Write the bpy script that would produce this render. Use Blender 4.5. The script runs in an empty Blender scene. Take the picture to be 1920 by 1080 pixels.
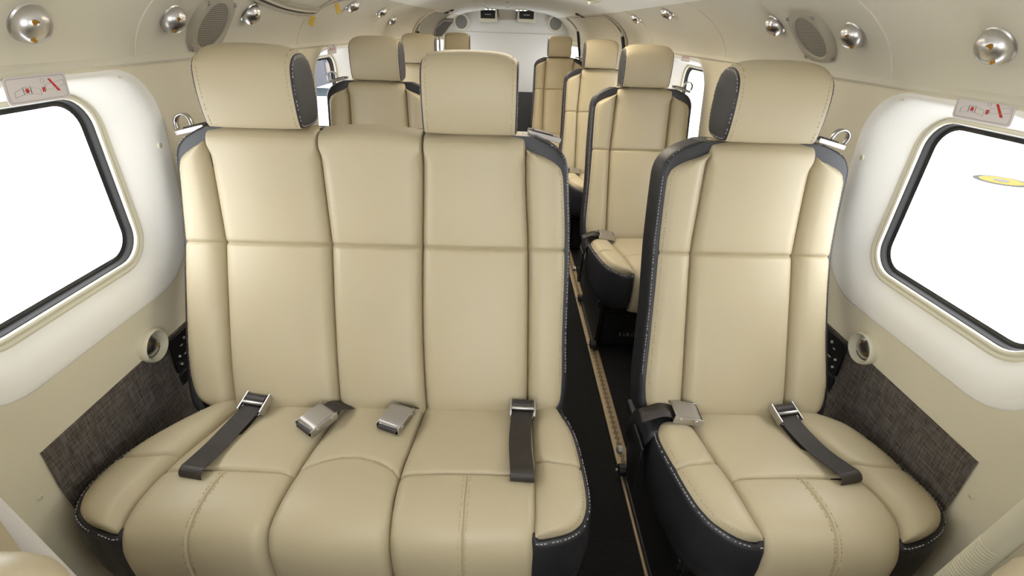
import bpy, bmesh, math, random
import numpy as np
from mathutils import Vector, Matrix

random.seed(4)
SC = bpy.context.scene
COL = SC.collection
R = math.radians
PI = math.pi

# ------------------------------------------------------------------ materials
def nm(name):
    m = bpy.data.materials.new(name); m.use_nodes = True
    nt = m.node_tree
    return m, nt, nt.nodes['Principled BSDF']

def mat(name, col, rough=.5, metal=0., var=.04, vscale=6., bump=0., bscale=200., spec=.5, coat=0.):
    m, nt, b = nm(name)
    N, L = nt.nodes, nt.links
    b.inputs['Roughness'].default_value = rough
    b.inputs['Metallic'].default_value = metal
    b.inputs['Specular IOR Level'].default_value = spec
    b.inputs['Coat Weight'].default_value = coat
    tc = N.new('ShaderNodeTexCoord')
    nz = N.new('ShaderNodeTexNoise'); nz.inputs['Scale'].default_value = vscale; nz.inputs['Detail'].default_value = 3
    L.new(tc.outputs['Object'], nz.inputs['Vector'])
    rp = N.new('ShaderNodeValToRGB')
    lo = [c*(1-var) for c in col]; hi = [min(1, c*(1+var)) for c in col]
    rp.color_ramp.elements[0].color = (*lo, 1); rp.color_ramp.elements[0].position = .3
    rp.color_ramp.elements[1].color = (*hi, 1); rp.color_ramp.elements[1].position = .7
    L.new(nz.outputs['Fac'], rp.inputs['Fac']); L.new(rp.outputs['Color'], b.inputs['Base Color'])
    if bump:
        n2 = N.new('ShaderNodeTexNoise'); n2.inputs['Scale'].default_value = bscale; n2.inputs['Detail'].default_value = 4
        L.new(tc.outputs['Object'], n2.inputs['Vector'])
        bp = N.new('ShaderNodeBump'); bp.inputs['Strength'].default_value = bump; bp.inputs['Distance'].default_value = .002
        L.new(n2.outputs['Fac'], bp.inputs['Height']); L.new(bp.outputs['Normal'], b.inputs['Normal'])
    return m

CREAM = mat('cream_leather', (.460, .397, .268), .42, var=.025, vscale=4, bump=.10, bscale=260, spec=.42)
BLACK = mat('black_leather', (.020, .020, .024), .42, var=.12, vscale=20, bump=.15, bscale=300, spec=.45)
WALL = mat('cream_wall_paint', (.74, .685, .53), .62, var=.012, vscale=2, bump=.05, bscale=500, spec=.3)
OVERH = mat('overhead_panel_pale', (.86, .85, .80), .7, var=.01, vscale=2, spec=.2)
LINER = mat('pale_headliner', (.64, .605, .50), .7, var=.012, vscale=2, bump=.05, bscale=600, spec=.25)
SURR = mat('window_surround_white', (.88, .87, .83), .45, var=.008, vscale=3, spec=.3)
BULKM = mat('bulkhead_white', (.66, .655, .64), .65, var=.01)
FRAME = mat('window_frame_cream', (.66, .63, .50), .5, var=.01)
RUBBER = mat('black_rubber', (.012, .012, .012), .6, var=.1)
WEB = mat('brown_black_webbing', (.030, .024, .022), .45, var=.15, vscale=60, bump=.3, bscale=700)
CHROME = mat('brushed_chrome', (.62, .61, .61), .30, 1.0, var=.05, vscale=30)
STEEL = mat('grey_steel', (.42, .40, .39), .42, .75, var=.04)
BUCK = mat('buckle_grey_paint', (.36, .335, .31), .38, .55, var=.03)
BRASS = mat('brass', (.55, .30, .06), .35, .9, var=.1)
DARK = mat('black_plastic', (.010, .010, .011), .45, var=.1)
RAILM = mat('tan_seat_rail', (.27, .205, .12), .55, .2, var=.08, vscale=40)
RAILH = mat('rail_slot_brown', (.12, .082, .04), .7, var=.1, vscale=60)
WHITE = mat('white_plastic', (.72, .70, .68), .5, var=.01)
PLAC = mat('placard_white', (.70, .66, .66), .35, var=.01)
RED = mat('placard_red', (.55, .02, .015), .5, var=.03)
LINE = mat('placard_grey_line', (.33, .30, .31), .5, var=.02)
FAINT = mat('placard_faint_line', (.52, .49, .485), .5, var=.02)
THRG = mat('grey_thread', (.33, .32, .34), .7, var=.05)
THRT = mat('tan_thread', (.38, .30, .17), .7, var=.05)
GREYM = mat('grey_panel', (.20, .21, .23), .5, var=.04)
GREY_LIT = mat('lit_edge_grey', (.45, .46, .48), .45, var=.03)
YELT = mat('yellow_tag', (.62, .42, .07), .6, var=.1, vscale=60)
GRILL0 = mat('speaker_dark', (.02, .02, .02), .8, var=.1)
SPKR = mat('speaker_plate', (.42, .385, .31), .6, var=.02)
HANG_F = mat('hangar_floor_white', (.80, .80, .82), .35, var=.01)
HANG_G = mat('hangar_grey', (.058, .059, .066), .9, var=.03, spec=.02)
HANG_L = mat('hangar_light_grey', (.095, .095, .10), .9, var=.03, spec=.02)
HANG_B = mat('hangar_beige', (.135, .112, .088), .9, var=.03, spec=.02)
HANG_T = mat('hangar_teal', (.026, .034, .039), .9, var=.05, spec=.02)
DISC_Y = mat('disc_yellow', (.145, .118, .034), .9, var=.02, spec=.02)
DISC_G = mat('disc_grey', (.048, .048, .05), .9, var=.02, spec=.02)

def carpet():
    m, nt, b = nm('black_ribbed_carpet'); N, L = nt.nodes, nt.links
    b.inputs['Roughness'].default_value = .9; b.inputs['Specular IOR Level'].default_value = .15
    tc = N.new('ShaderNodeTexCoord')
    w = N.new('ShaderNodeTexWave'); w.bands_direction = 'Y'; w.inputs['Scale'].default_value = 55; w.inputs['Distortion'].default_value = .6
    w2 = N.new('ShaderNodeTexWave'); w2.bands_direction = 'X'; w2.inputs['Scale'].default_value = 55; w2.inputs['Distortion'].default_value = .6
    L.new(tc.outputs['Object'], w.inputs['Vector']); L.new(tc.outputs['Object'], w2.inputs['Vector'])
    mu = N.new('ShaderNodeMath'); mu.operation = 'MULTIPLY'
    L.new(w.outputs['Fac'], mu.inputs[0]); L.new(w2.outputs['Fac'], mu.inputs[1])
    rp = N.new('ShaderNodeValToRGB'); rp.color_ramp.elements[0].color = (.006, .006, .006, 1); rp.color_ramp.elements[1].color = (.022, .021, .021, 1)
    L.new(mu.outputs[0], rp.inputs['Fac']); L.new(rp.outputs['Color'], b.inputs['Base Color'])
    bp = N.new('ShaderNodeBump'); bp.inputs['Strength'].default_value = .5; bp.inputs['Distance'].default_value = .003
    L.new(mu.outputs[0], bp.inputs['Height']); L.new(bp.outputs['Normal'], b.inputs['Normal'])
    return m
CARPET = carpet()

def woven():
    m, nt, b = nm('brown_woven_fabric'); N, L = nt.nodes, nt.links
    b.inputs['Roughness'].default_value = .75; b.inputs['Specular IOR Level'].default_value = .25
    tc = N.new('ShaderNodeTexCoord')
    fac = None
    for sc in ((3, 34, 560), (3, 560, 34)):
        mp = N.new('ShaderNodeMapping'); mp.inputs['Scale'].default_value = sc
        L.new(tc.outputs['Object'], mp.inputs['Vector'])
        nz = N.new('ShaderNodeTexNoise'); nz.inputs['Scale'].default_value = 1; nz.inputs['Detail'].default_value = 2
        L.new(mp.outputs['Vector'], nz.inputs['Vector'])
        if fac is None: fac = nz.outputs['Fac']
        else:
            a = N.new('ShaderNodeMath'); a.operation = 'ADD'; L.new(fac, a.inputs[0]); L.new(nz.outputs['Fac'], a.inputs[1])
            d = N.new('ShaderNodeMath'); d.operation = 'MULTIPLY'; L.new(a.outputs[0], d.inputs[0]); d.inputs[1].default_value = .5
            fac = d.outputs[0]
    rp = N.new('ShaderNodeValToRGB')
    rp.color_ramp.elements[0].position = .36; rp.color_ramp.elements[0].color = (.040, .033, .030, 1)
    rp.color_ramp.elements[1].position = .64; rp.color_ramp.elements[1].color = (.185, .163, .148, 1)
    L.new(fac, rp.inputs['Fac']); L.new(rp.outputs['Color'], b.inputs['Base Color'])
    return m
WOVEN = woven()

def grille(name, light, dark, scale):
    """perforated sheet: rows of round holes, procedural"""
    m, nt, b = nm(name); N, L = nt.nodes, nt.links
    b.inputs['Roughness'].default_value = .5
    tc = N.new('ShaderNodeTexCoord')
    mp = N.new('ShaderNodeMapping'); mp.inputs['Scale'].default_value = (scale, scale, scale)
    L.new(tc.outputs['Object'], mp.inputs['Vector'])
    sx = N.new('ShaderNodeSeparateXYZ'); L.new(mp.outputs['Vector'], sx.inputs[0])
    def M(op, a, bb=None, c=None):
        n = N.new('ShaderNodeMath'); n.operation = op
        for i, v in enumerate((a, bb, c)):
            if v is None: continue
            if isinstance(v, (int, float)): n.inputs[i].default_value = v
            else: L.new(v, n.inputs[i])
        return n.outputs[0]
    y = M('MULTIPLY', sx.outputs['Y'], 1.15)
    row = M('FLOOR', y)
    odd = M('MULTIPLY', M('FLOORED_MODULO', row, 2.0), .5)
    fx = M('SUBTRACT', M('FRACT', M('ADD', sx.outputs['X'], odd)), .5)
    fy = M('SUBTRACT', M('FRACT', y), .5)
    d = M('SQRT', M('ADD', M('MULTIPLY', fx, fx), M('MULTIPLY', fy, fy)))
    t = M('LESS_THAN', d, .36)
    mx = N.new('ShaderNodeMix'); mx.data_type = 'RGBA'
    L.new(t, mx.inputs['Factor']); mx.inputs['A'].default_value = (*light, 1); mx.inputs['B'].default_value = (*dark, 1)
    L.new(mx.outputs['Result'], b.inputs['Base Color'])
    return m
GRILLE = grille('perforated_grille', (.40, .37, .31), (.012, .012, .012), 190)
GRILLF = grille('fine_grille', (.26, .26, .25), (.07, .07, .07), 320)

def glass():
    m = bpy.data.materials.new('window_acrylic'); m.use_nodes = True
    nt = m.node_tree; N, L = nt.nodes, nt.links
    N.remove(N['Principled BSDF'])
    tr = N.new('ShaderNodeBsdfTransparent'); tr.inputs['Color'].default_value = (.97, .975, .98, 1)
    gl = N.new('ShaderNodeBsdfGlossy'); gl.inputs['Roughness'].default_value = .03
    mx = N.new('ShaderNodeMixShader'); mx.inputs['Fac'].default_value = .04
    L.new(tr.outputs[0], mx.inputs[1]); L.new(gl.outputs[0], mx.inputs[2]); L.new(mx.outputs[0], N['Material Output'].inputs['Surface'])
    return m
GLASS = glass()

def emis(name, col, s):
    m, nt, b = nm(name)
    b.inputs['Base Color'].default_value = (*col, 1); b.inputs['Emission Color'].default_value = (*col, 1); b.inputs['Emission Strength'].default_value = s
    return m
LAMP = emis('lamp_white', (1, .96, .88), 6)

# ------------------------------------------------------------------ mesh helper
class MB:
    def __init__(s): s.v = []; s.f = []
    def add(s, vs, fs):
        b = len(s.v); s.v += [tuple(float(c) for c in p) for p in vs]; s.f += [tuple(b+i for i in q) for q in fs]
    def grid(s, P, cu=False, cv=False, keep=None):
        n, m = len(P), len(P[0]); b = len(s.v)
        for row in P: s.v += [tuple(float(c) for c in p) for p in row]
        for i in range(n if cu else n-1):
            for j in range(m if cv else m-1):
                if keep is not None and not keep[i][j]: continue
                i2, j2 = (i+1) % n, (j+1) % m
                s.f.append((b+i*m+j, b+i2*m+j, b+i2*m+j2, b+i*m+j2))
    def box(s, lo, hi):
        x0, y0, z0 = lo; x1, y1, z1 = hi
        s.add([(x0,y0,z0),(x1,y0,z0),(x1,y1,z0),(x0,y1,z0),(x0,y0,z1),(x1,y0,z1),(x1,y1,z1),(x0,y1,z1)],
              [(3,2,1,0),(4,5,6,7),(0,1,5,4),(1,2,6,5),(2,3,7,6),(3,0,4,7)])
    def obox(s, c, ax, h):
        """oriented box: centre, three axis vectors, half sizes"""
        c = Vector(c); a = [Vector(q) for q in ax]
        vs = []
        for dz in (-1, 1):
            for dx, dy in ((-1,-1),(1,-1),(1,1),(-1,1)):
                vs.append(c+a[0]*h[0]*dx+a[1]*h[1]*dy+a[2]*h[2]*dz)
        s.add(vs, [(3,2,1,0),(4,5,6,7),(0,1,5,4),(1,2,6,5),(2,3,7,6),(3,0,4,7)])
    def tube(s, path, r, n=10, closed=False, cap=True):
        path = [Vector(p) for p in path]; k = len(path)
        rs = r if isinstance(r, (list, tuple)) else [r]*k
        P = []; up = None
        for i in range(k):
            if closed: t = path[(i+1) % k]-path[i-1]
            else: t = path[min(i+1, k-1)]-path[max(i-1, 0)]
            t.normalize()
            if up is None:
                up = Vector((0, 0, 1)) if abs(t.z) < .9 else Vector((1, 0, 0))
            a = t.cross(up)
            if a.length < 1e-6: a = t.cross(Vector((0, 1, 0)))
            a.normalize(); up = a.cross(t).normalized()
            P.append([path[i]+a*math.cos(2*PI*j/n)*rs[i]+up*math.sin(2*PI*j/n)*rs[i] for j in range(n)])
        b = len(s.v)
        s.grid(P, cu=closed, cv=True)
        if cap and not closed:
            s.f.append(tuple(b+j for j in reversed(range(n)))); s.f.append(tuple(b+(k-1)*n+j for j in range(n)))
    def lathe(s, prof, n=24, c=(0,0,0)):
        """profile (r, z) around local z"""
        P = [[(c[0]+r*math.cos(2*PI*j/n), c[1]+r*math.sin(2*PI*j/n), c[2]+z) for j in range(n)] for r, z in prof]
        b = len(s.v); s.grid(P, cv=True)
        k = len(prof)
        if prof[0][0] > 1e-6: s.f.append(tuple(b+j for j in reversed(range(n))))
        if prof[-1][0] > 1e-6: s.f.append(tuple(b+(k-1)*n+j for j in range(n)))
    def prism(s, poly, z0, z1, ax=None):
        """polygon (2D) extruded in local z, or along the axes given (ux, uy, un, origin)"""
        n = len(poly)
        if ax is None: f = lambda x, y, z: (x, y, z)
        else:
            ux, uy, un, o = [Vector(q) for q in ax]
            f = lambda x, y, z: o+ux*x+uy*y+un*z
        s.add([f(x, y, z0) for x, y in poly]+[f(x, y, z1) for x, y in poly],
              [tuple(reversed(range(n))), tuple(range(n, 2*n))]+[(i, (i+1) % n, n+(i+1) % n, n+i) for i in range(n)])
    def build(s, name, m, parent=None, smooth=True, angle=40, bevel=0, seg=2, sub=0, fixn=False):
        me = bpy.data.meshes.new(name); me.from_pydata(s.v, [], s.f); me.update()
        if fixn:
            bm = bmesh.new(); bm.from_mesh(me); bmesh.ops.recalc_face_normals(bm, faces=bm.faces); bm.to_mesh(me); bm.free()
        if smooth:
            me.shade_smooth(); me.set_sharp_from_angle(angle=R(angle))
        me.materials.append(m)
        o = bpy.data.objects.new(name, me); COL.objects.link(o)
        if parent is not None: o.parent = parent
        if bevel:
            md = o.modifiers.new('b', 'BEVEL'); md.width = bevel; md.segments = seg; md.limit_method = 'ANGLE'; md.angle_limit = R(35)
        return o

def empty(name, loc=(0,0,0), mtx=None):
    o = bpy.data.objects.new(name, None); COL.objects.link(o); o.empty_display_size = .1
    if mtx is not None: o.matrix_world = mtx
    else: o.location = loc
    return o
def tag(o, label=None, cat=None, group=None, kind=None):
    if label: o['label'] = label
    if cat: o['category'] = cat
    if group: o['group'] = group
    if kind: o['kind'] = kind
    return o
def struct(o, label=None, cat=None):
    o['kind'] = 'structure'
    if label: o['label'] = label
    if cat: o['category'] = cat
    return o
def kids(o): return [c for c in bpy.data.objects if c.parent == o]
def dup(o, parent=None):
    c = o.copy(); COL.objects.link(c)
    if parent is not None: c.parent = parent
    for ch in kids(o): dup(ch, c)
    return c
def cr(pts, n=8, closed=False):
    """Catmull-Rom through points"""
    P = [np.array(p, float) for p in pts]; k = len(P); out = []
    rng = range(k) if closed else range(k-1)
    for i in rng:
        if closed: a, b, c, d = P[i-1], P[i], P[(i+1) % k], P[(i+2) % k]
        else: a, b, c, d = P[max(i-1, 0)], P[i], P[i+1], P[min(i+2, k-1)]
        for j in range(n):
            t = j/n
            out.append(.5*((2*b)+(-a+c)*t+(2*a-5*b+4*c-d)*t*t+(-a+3*b-3*c+d)*t**3))
    if not closed: out.append(P[-1])
    return out
def rrect(w, h, r, n=6, cx=0, cy=0):
    """rounded rectangle outline, full sizes w x h"""
    pts = []
    for qx, qy, a0 in ((1,1,0),(-1,1,90),(-1,-1,180),(1,-1,270)):
        for i in range(n+1):
            a = R(a0+90*i/n)
            pts.append((cx+qx*(w/2-r)+r*math.cos(a), cy+qy*(h/2-r)+r*math.sin(a)))
    return pts
def smooth01(t):
    t = np.clip(t, 0, 1); return t*t*(3-2*t)

# ------------------------------------------------------------------ camera
F = 900.; VPX, VPY, ROLL, EYE = 953., 53., R(1.3), 1.23
a = np.array([(VPX-960)/F, -(VPY-540)/F, 1.]); a /= np.linalg.norm(a)
c_, s_ = math.cos(ROLL), math.sin(ROLL)
X = np.array([c_, -s_, -(c_*a[0]-s_*a[1])/a[2]]); X /= np.linalg.norm(X)
Z = np.cross(X, a)
if Z[1] < 0: Z = -Z
M3 = np.array([X, a, Z])
cam = bpy.data.cameras.new('camera'); co = bpy.data.objects.new('camera', cam); COL.objects.link(co)
cam.sensor_width = 36; cam.lens = F/1920*36; cam.clip_start = .02; cam.clip_end = 200
mw = Matrix.Identity(4)
for i in range(3):
    mw[i][0] = M3[i][0]; mw[i][1] = M3[i][1]; mw[i][2] = -M3[i][2]
mw[0][3], mw[1][3], mw[2][3] = 0, 0, EYE
co.matrix_world = mw
SC.camera = co

# ------------------------------------------------------------------ cabin shell
WL, WR = .775, .84
Y0, Y1 = -.35, 5.3
SEAM = 1.147
PZ = [0, .2, .45, .60, .8, .95, 1.05, 1.147]; PO = [.0, .025, .04, .033, -.002, -.016, -.024, -.036]
LOF = [(-.036, 1.147), (-.048, 1.19), (-.08, 1.24), (-.14, 1.29), (-.23, 1.333), (-.36, 1.362), (-.55, 1.38)]
LOC = cr(LOF, 5)
def taper(side, Y):
    t = np.clip((Y-2.9)/2.4, 0, 1); return 1-(.16 if side < 0 else .25)*t*t*(3-2*t)
def wx0(side, Y, z):
    W = WL if side < 0 else WR
    if z <= SEAM: o = np.interp(z, PZ, PO)
    else:
        zs = [p[1] for p in LOC]+[1.388]; xs = [p[0] for p in LOC]+[-W]
        o = np.interp(z, zs, xs)
    return (W+o)*taper(side, Y)
ZB, ZT = .757, 1.095
WIN = {-1: [(-.28, .26), (.60, 1.0), (1.355, 1.74), (2.115, 2.50), (2.88, 3.26)], 1: [(-.28, .28), (.635, 1.032), (1.40, 1.79), (2.20, 2.60), (2.96, 3.34)]}
REARWIN = {-1: (4.78, 5.2, .84, 1.12), 1: (4.72, 5.2, .82, 1.10)}
def sdrr(y, z, y0, y1, z0, z1, r):
    cy, cz = (y0+y1)/2, (z0+z1)/2
    qx = np.abs(y-cy)-(y1-y0)/2+r; qy = np.abs(z-cz)-(z1-z0)/2+r
    return np.hypot(np.maximum(qx, 0), np.maximum(qy, 0))+np.minimum(np.maximum(qx, qy), 0)-r
def xopen(side): return (WL if side < 0 else WR)+.042
def win_sd(side, y, z):
    """(signed distance to the nearest opening, recess depth factor)"""
    so = np.full(np.shape(y), 9.); t = np.zeros(np.shape(y))
    for y0, y1 in WIN[side]:
        o = sdrr(y, z, y0, y1, ZB, ZT, .062)
        r = sdrr(y, z, y0-.06, y1+.095, ZB-.085, ZT+.032, .11)
        so = np.minimum(so, o)
        tt = np.where(r < 0, -r/(-r+np.maximum(o, 0)+1e-6), 0)
        q = np.clip(tt*1.06, 0, 1); t = np.maximum(t, np.where(q < .25, 2*q*q, (q-.125)/.875))
    return so, t
def ring2(y0, y1, z0, z1, r, off, n=8, e=8):
    """rounded rectangle outline with subdivided straight edges"""
    y0, y1, z0, z1, r = y0-off, y1+off, z0-off, z1+off, r+off
    out = []
    for cy, cz, a0 in ((y1-r, z1-r, 0), (y0+r, z1-r, 90), (y0+r, z0+r, 180), (y1-r, z0+r, 270)):
        arc = [(cy+r*math.cos(R(a0+90*i/n)), cz+r*math.sin(R(a0+90*i/n))) for i in range(n+1)]
        if out:
            p, q = out[-1], arc[0]; out += [(p[0]+(q[0]-p[0])*k/e, p[1]+(q[1]-p[1])*k/e) for k in range(1, e)]
        out += arc
    p, q = out[-1], out[0]; out += [(p[0]+(q[0]-p[0])*k/e, p[1]+(q[1]-p[1])*k/e) for k in range(1, e)]
    return out
def side_wall(side):
    ys = np.concatenate([np.arange(Y0, 3.5, .008), np.arange(3.5, 4.6, .05), np.arange(4.6, Y1+.001, .014)])
    ys[-1] = Y1
    zs = np.concatenate([np.linspace(0, .62, 16), np.arange(.628, SEAM-.001, .008), [SEAM]])
    YY, ZZ = np.meshgrid(ys, zs, indexing='ij')
    so, t = win_sd(side, YY, ZZ)
    rw = REARWIN[side]
    so = np.minimum(so, sdrr(YY, ZZ, rw[0], rw[1], rw[2], rw[3], .03))
    P = [[(side*wx0(side, y, z), y, z) for z in zs] for y in ys]
    ro = np.full(YY.shape, 9.)
    for y0, y1 in WIN[side]: ro = np.minimum(ro, sdrr(YY, ZZ, y0-.06, y1+.095, ZB-.085, ZT+.032, .11))
    ro = np.minimum(ro, sdrr(YY, ZZ, rw[0], rw[1], rw[2], rw[3], .03)+.004)
    c = (ro[:-1, :-1]+ro[1:, :-1]+ro[:-1, 1:]+ro[1:, 1:])/4
    m = MB(); m.grid(P, keep=(c > .003).tolist())
    # outer skin lip so that the wall has thickness at the top
    return m
for side, nmw in ((-1, 'wall_left'), (1, 'wall_right')):
    w = side_wall(side).build(nmw, WALL, angle=60)
    struct(w)
    for y0, y1 in WIN[side]:
        # moulded surround scooping from the wall surface out to the glazing
        no, ni = ring2(y0-.06, y1+.095, ZB-.085, ZT+.032, .11, .014), ring2(y0, y1, ZB, ZT, .062, .004)
        G = []
        for f in (0, .02, .06, .10, .14, .18, .24, .32, .42, .55, .68, .82, .93, 1.):
            row = []
            for a_, b_ in zip(no, ni):
                y, z = a_[0]+(b_[0]-a_[0])*f, a_[1]+(b_[1]-a_[1])*f
                q = 0 if f < .15 else ((f-.15)/.85)
                q = q*q*1.6 if q < .3 else (.144+(q-.3)*1.2229)
                x = wx0(side, y, z); xo = xopen(side)*taper(side, y)
                lip = .0018 if f < .15 else .0008 if f < .25 else 0
                if f == 0: lip = -.002
                row.append((side*(x-lip+(xo-x)*min(q, 1)), y, z))
            G.append(row)
        mm = MB(); mm.grid(G, cv=True); mm.build('window_surround', SURR, w, angle=70)
    if side < 0: WALL_L = w
    else: WALL_R = w

# ceiling / headliner
def liner_profile(y):
    pts = []
    tl, tr = taper(-1, y), taper(1, y)
    for o, z in LOC: pts.append((-(WL+o)*tl, z))
    for x in np.linspace(-.2, .2, 9): pts.append((x, 1.388-.0002*abs(x)))
    for o, z in reversed(LOC): pts.append(((WR+o)*tr, z))
    return pts
m = MB()
ysl = np.concatenate([np.linspace(Y0, 2.8, 40), np.linspace(2.86, Y1, 40)])
m.grid([[(x, y, z) for x, z in liner_profile(y)] for y in ysl])
CEIL = struct(m.build('ceiling', LINER, angle=60))
# paler overhead panel along the middle of the ceiling
m = MB()
def over_profile(y):
    n = [(x, z) for x, z in liner_profile(y)]
    zc = 1.322
    mid = [p for p in n if p[1] > zc]
    return [(mid[0][0], mid[0][1]+.002)]+[(x, z-.003) for x, z in mid[1:-1]]+[(mid[-1][0], mid[-1][1]+.002)]
m.grid([[(x, y, z) for x, z in over_profile(y)] for y in ysl]); m.build('overhead_panel', OVERH, CEIL, angle=70)
# edge lip of the headliner panels along the seam
for side in (-1, 1):
    m = MB()
    path = [(side*(wx0(side, y, SEAM)-.001), y, SEAM+.003) for y in np.linspace(Y0, Y1, 60)]
    P = []
    for x, y, z in path:
        P.append([(x+side*.002, y, z+.014), (x-side*.006, y, z+.006), (x-side*.0075, y, z-.001), (x-side*.005, y, z-.005), (x+side*.004, y, z-.006)])
    m.grid(P); m.build('seam_lip', LINER, CEIL)
# panel joint ribs
def liner_path(side, y, z0, z1, n=14, off=.0):
    out = []
    for z in np.linspace(z0, z1, n):
        out.append((side*(wx0(side, y, z)-off), y, z))
    return out
for side, y, za in ((-1, 1.06, 1.32), (1, 1.085, 1.34), (1, 1.95, 1.36), (-1, 1.885, 1.236), (-1, 2.9, 1.33), (1, 2.95, 1.335)):
    m = MB(); p = liner_path(side, y, 1.152, za, 24)
    m.tube([(x, yy+.03*((z-1.152)/.2)**2*(1 if side < 0 else .4), z) for x, yy, z in p], .0022, 8)
    m.build('panel_joint', LINER, CEIL)

# floor
m = MB()
yy = np.linspace(Y0, Y1, 30)
m.grid([[(-WL*taper(-1, y)-.02, y, 0), (WR*taper(1, y)+.02, y, 0)] for y in yy])
struct(m.build('floor', CARPET))

# rear bulkhead
m = MB()
prof = [(-wx0(-1, Y1, z), z) for z in np.linspace(.62, SEAM, 12)]+liner_profile(Y1)+[(wx0(1, Y1, z), z) for z in np.linspace(SEAM, .62, 12)]
m.add([(x, Y1, z) for x, z in prof], [tuple(range(len(prof)))])
BULK = struct(m.build('wall_back', BULKM, smooth=False))
m = MB()
lo = [(-wx0(-1, Y1, z), Y1-.004, z) for z in np.linspace(0, .66, 8)]+[(wx0(1, Y1, z), Y1-.004, z) for z in np.linspace(.66, 0, 8)]
m.add(lo, [tuple(range(len(lo)))]); m.build('lower_panel', mat('dark_grey_carpet', (.055, .053, .058), .8), BULK, smooth=False)
m = MB(); m.box((-.56, Y1-.004, 1.189), (.56, Y1, 1.192)); m.build('panel_seam', SPKR, BULK)
# cockpit end: unseen front wall, its opening sized to hold back light from ahead
m = MB(); o0 = [(-.85, 0), (.92, 0), (.92, 1.40), (-.85, 1.40)]; i0 = [(-.30, .80), (.34, .80), (.30, 1.25), (-.26, 1.25)]
m.add([(x, Y0, z) for x, z in o0]+[(x, Y0, z) for x, z in i0], [(0, 1, 5, 4), (1, 2, 6, 5), (2, 3, 7, 6), (3, 0, 4, 7)])
struct(m.build('wall_front_mask', LINER, smooth=False))

# dado fabric
for i, (side, ztop) in enumerate(((-1, .545), (1, .56))):
    m = MB()
    P = [[(side*(wx0(side, y, z)-.004), y, z) for z in np.linspace(.0, ztop, 14)] for y in np.linspace(.612, 3.4, 30)]
    m.grid(P)
    e = [[(side*(wx0(side, y, ztop)-.004), y, ztop), (side*(wx0(side, y, ztop)+.002), y, ztop)] for y in np.linspace(.612, 3.4, 30)]
    m.grid(e)
    struct(m.build('trim_%d' % (i+1), WOVEN))

# windows ---------------------------------------------------------------
def ring_pts(y0, y1, z0, z1, r, off):
    return rrect((y1-y0)+2*off, (z1-z0)+2*off, r+off, 8, (y0+y1)/2, (z0+z1)/2)
nwin = 0
for side in (-1, 1):
    for (y0, y1) in WIN[side]:
        nwin += 1
        xo = xopen(side)*taper(side, (y0+y1)/2)
        root = struct(empty('window_%d' % nwin, (side*xo, (y0+y1)/2, (ZB+ZT)/2)))
        L = lambda p: (side*p[0]-side*xo, p[1]-(y0+y1)/2, p[2]-(ZB+ZT)/2)
        m = MB()
        for off, rr, dx in ((.012, .0065, -.002), (.002, .0055, -.001)):
            m.tube([L((xo+dx, y, z)) for y, z in ring_pts(y0, y1, ZB, ZT, .062, off)], rr, 8, closed=True)
        m.build('window_frame', FRAME, root)
        m = MB()
        lv = [(.0045, -.001), (-.004, .002), (-.006, .006), (-.007, .014), (-.016, .016)]
        P = [[L((xo+dx, y, z)) for y, z in ring_pts(y0, y1, ZB, ZT, .062, off)] for off, dx in lv]
        m.grid(P, cv=True); m.build('gasket', RUBBER, root)
        m = MB(); rp = ring_pts(y0, y1, ZB, ZT, .062, -.010)
        m.add([L((xo+.0145, y, z)) for y, z in rp], [tuple(range(len(rp)))])
        m.build('pane', GLASS, root, smooth=False)
    rw = REARWIN[side]; nwin += 1
    ym = (rw[0]+rw[1])/2
    root = struct(empty('window_%d' % nwin, (side*wx0(side, ym, .98), ym, (rw[2]+rw[3])/2)))
    m = MB()
    m.tube([(side*(wx0(side, y, z))-root.location.x, y-ym, z-root.location.z) for y, z in ring_pts(rw[0], rw[1], rw[2], rw[3], .03, .006)], .011, 8, closed=True)
    m.build('window_frame', FRAME, root)
    m = MB(); rp = ring_pts(rw[0], rw[1], rw[2], rw[3], .03, .004)
    m.add([(side*(wx0(side, y, z)+.012)-root.location.x, y-ym, z-root.location.z) for y, z in rp], [tuple(range(len(rp)))])
    m.build('pane', GLASS, root, smooth=False)

# frame on the cabin surface: local z = inward normal, local x = aft, local y = up
def on_wall(side, y, z, off=0.):
    x = side*wx0(side, y, z)
    d = .004
    tz = Vector((side*(wx0(side, y, z+d)-wx0(side, y, z-d)), 0, 2*d)).normalized()
    ty = Vector((side*(wx0(side, y+.02, z)-wx0(side, y-.02, z)), .04, 0)).normalized()
    n = ty.cross(tz) if side > 0 else tz.cross(ty)
    n = n.normalized()
    if n.x*side > 0: n = -n
    up = tz
    ax = up.cross(n).normalized()
    mt = Matrix.Identity(4)
    for i in range(3):
        mt[i][0] = ax[i]; mt[i][1] = up[i]; mt[i][2] = n[i]; mt[i][3] = (Vector((x, y, z))+n*off)[i]
    return mt

# screws in the side walls
for side, y, z, w in ((-1, 1.078, .982, WALL_L), (-1, 1.108, .773, WALL_L), (-1, .58, .472, WALL_L), (1, 1.11, .993, WALL_R), (1, 1.134, .785, WALL_R), (1, .593, .493, WALL_R)):
    m = MB(); m.lathe([(.0062, -.001), (.0062, .0012), (.0045, .0026), (.0018, .0030), (.0016, .0012), (0, .0012)], 14)
    o = m.build('panel_screw', FRAME, w); o.matrix_world = on_wall(side, y, z)
    # parent has identity transform

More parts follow.
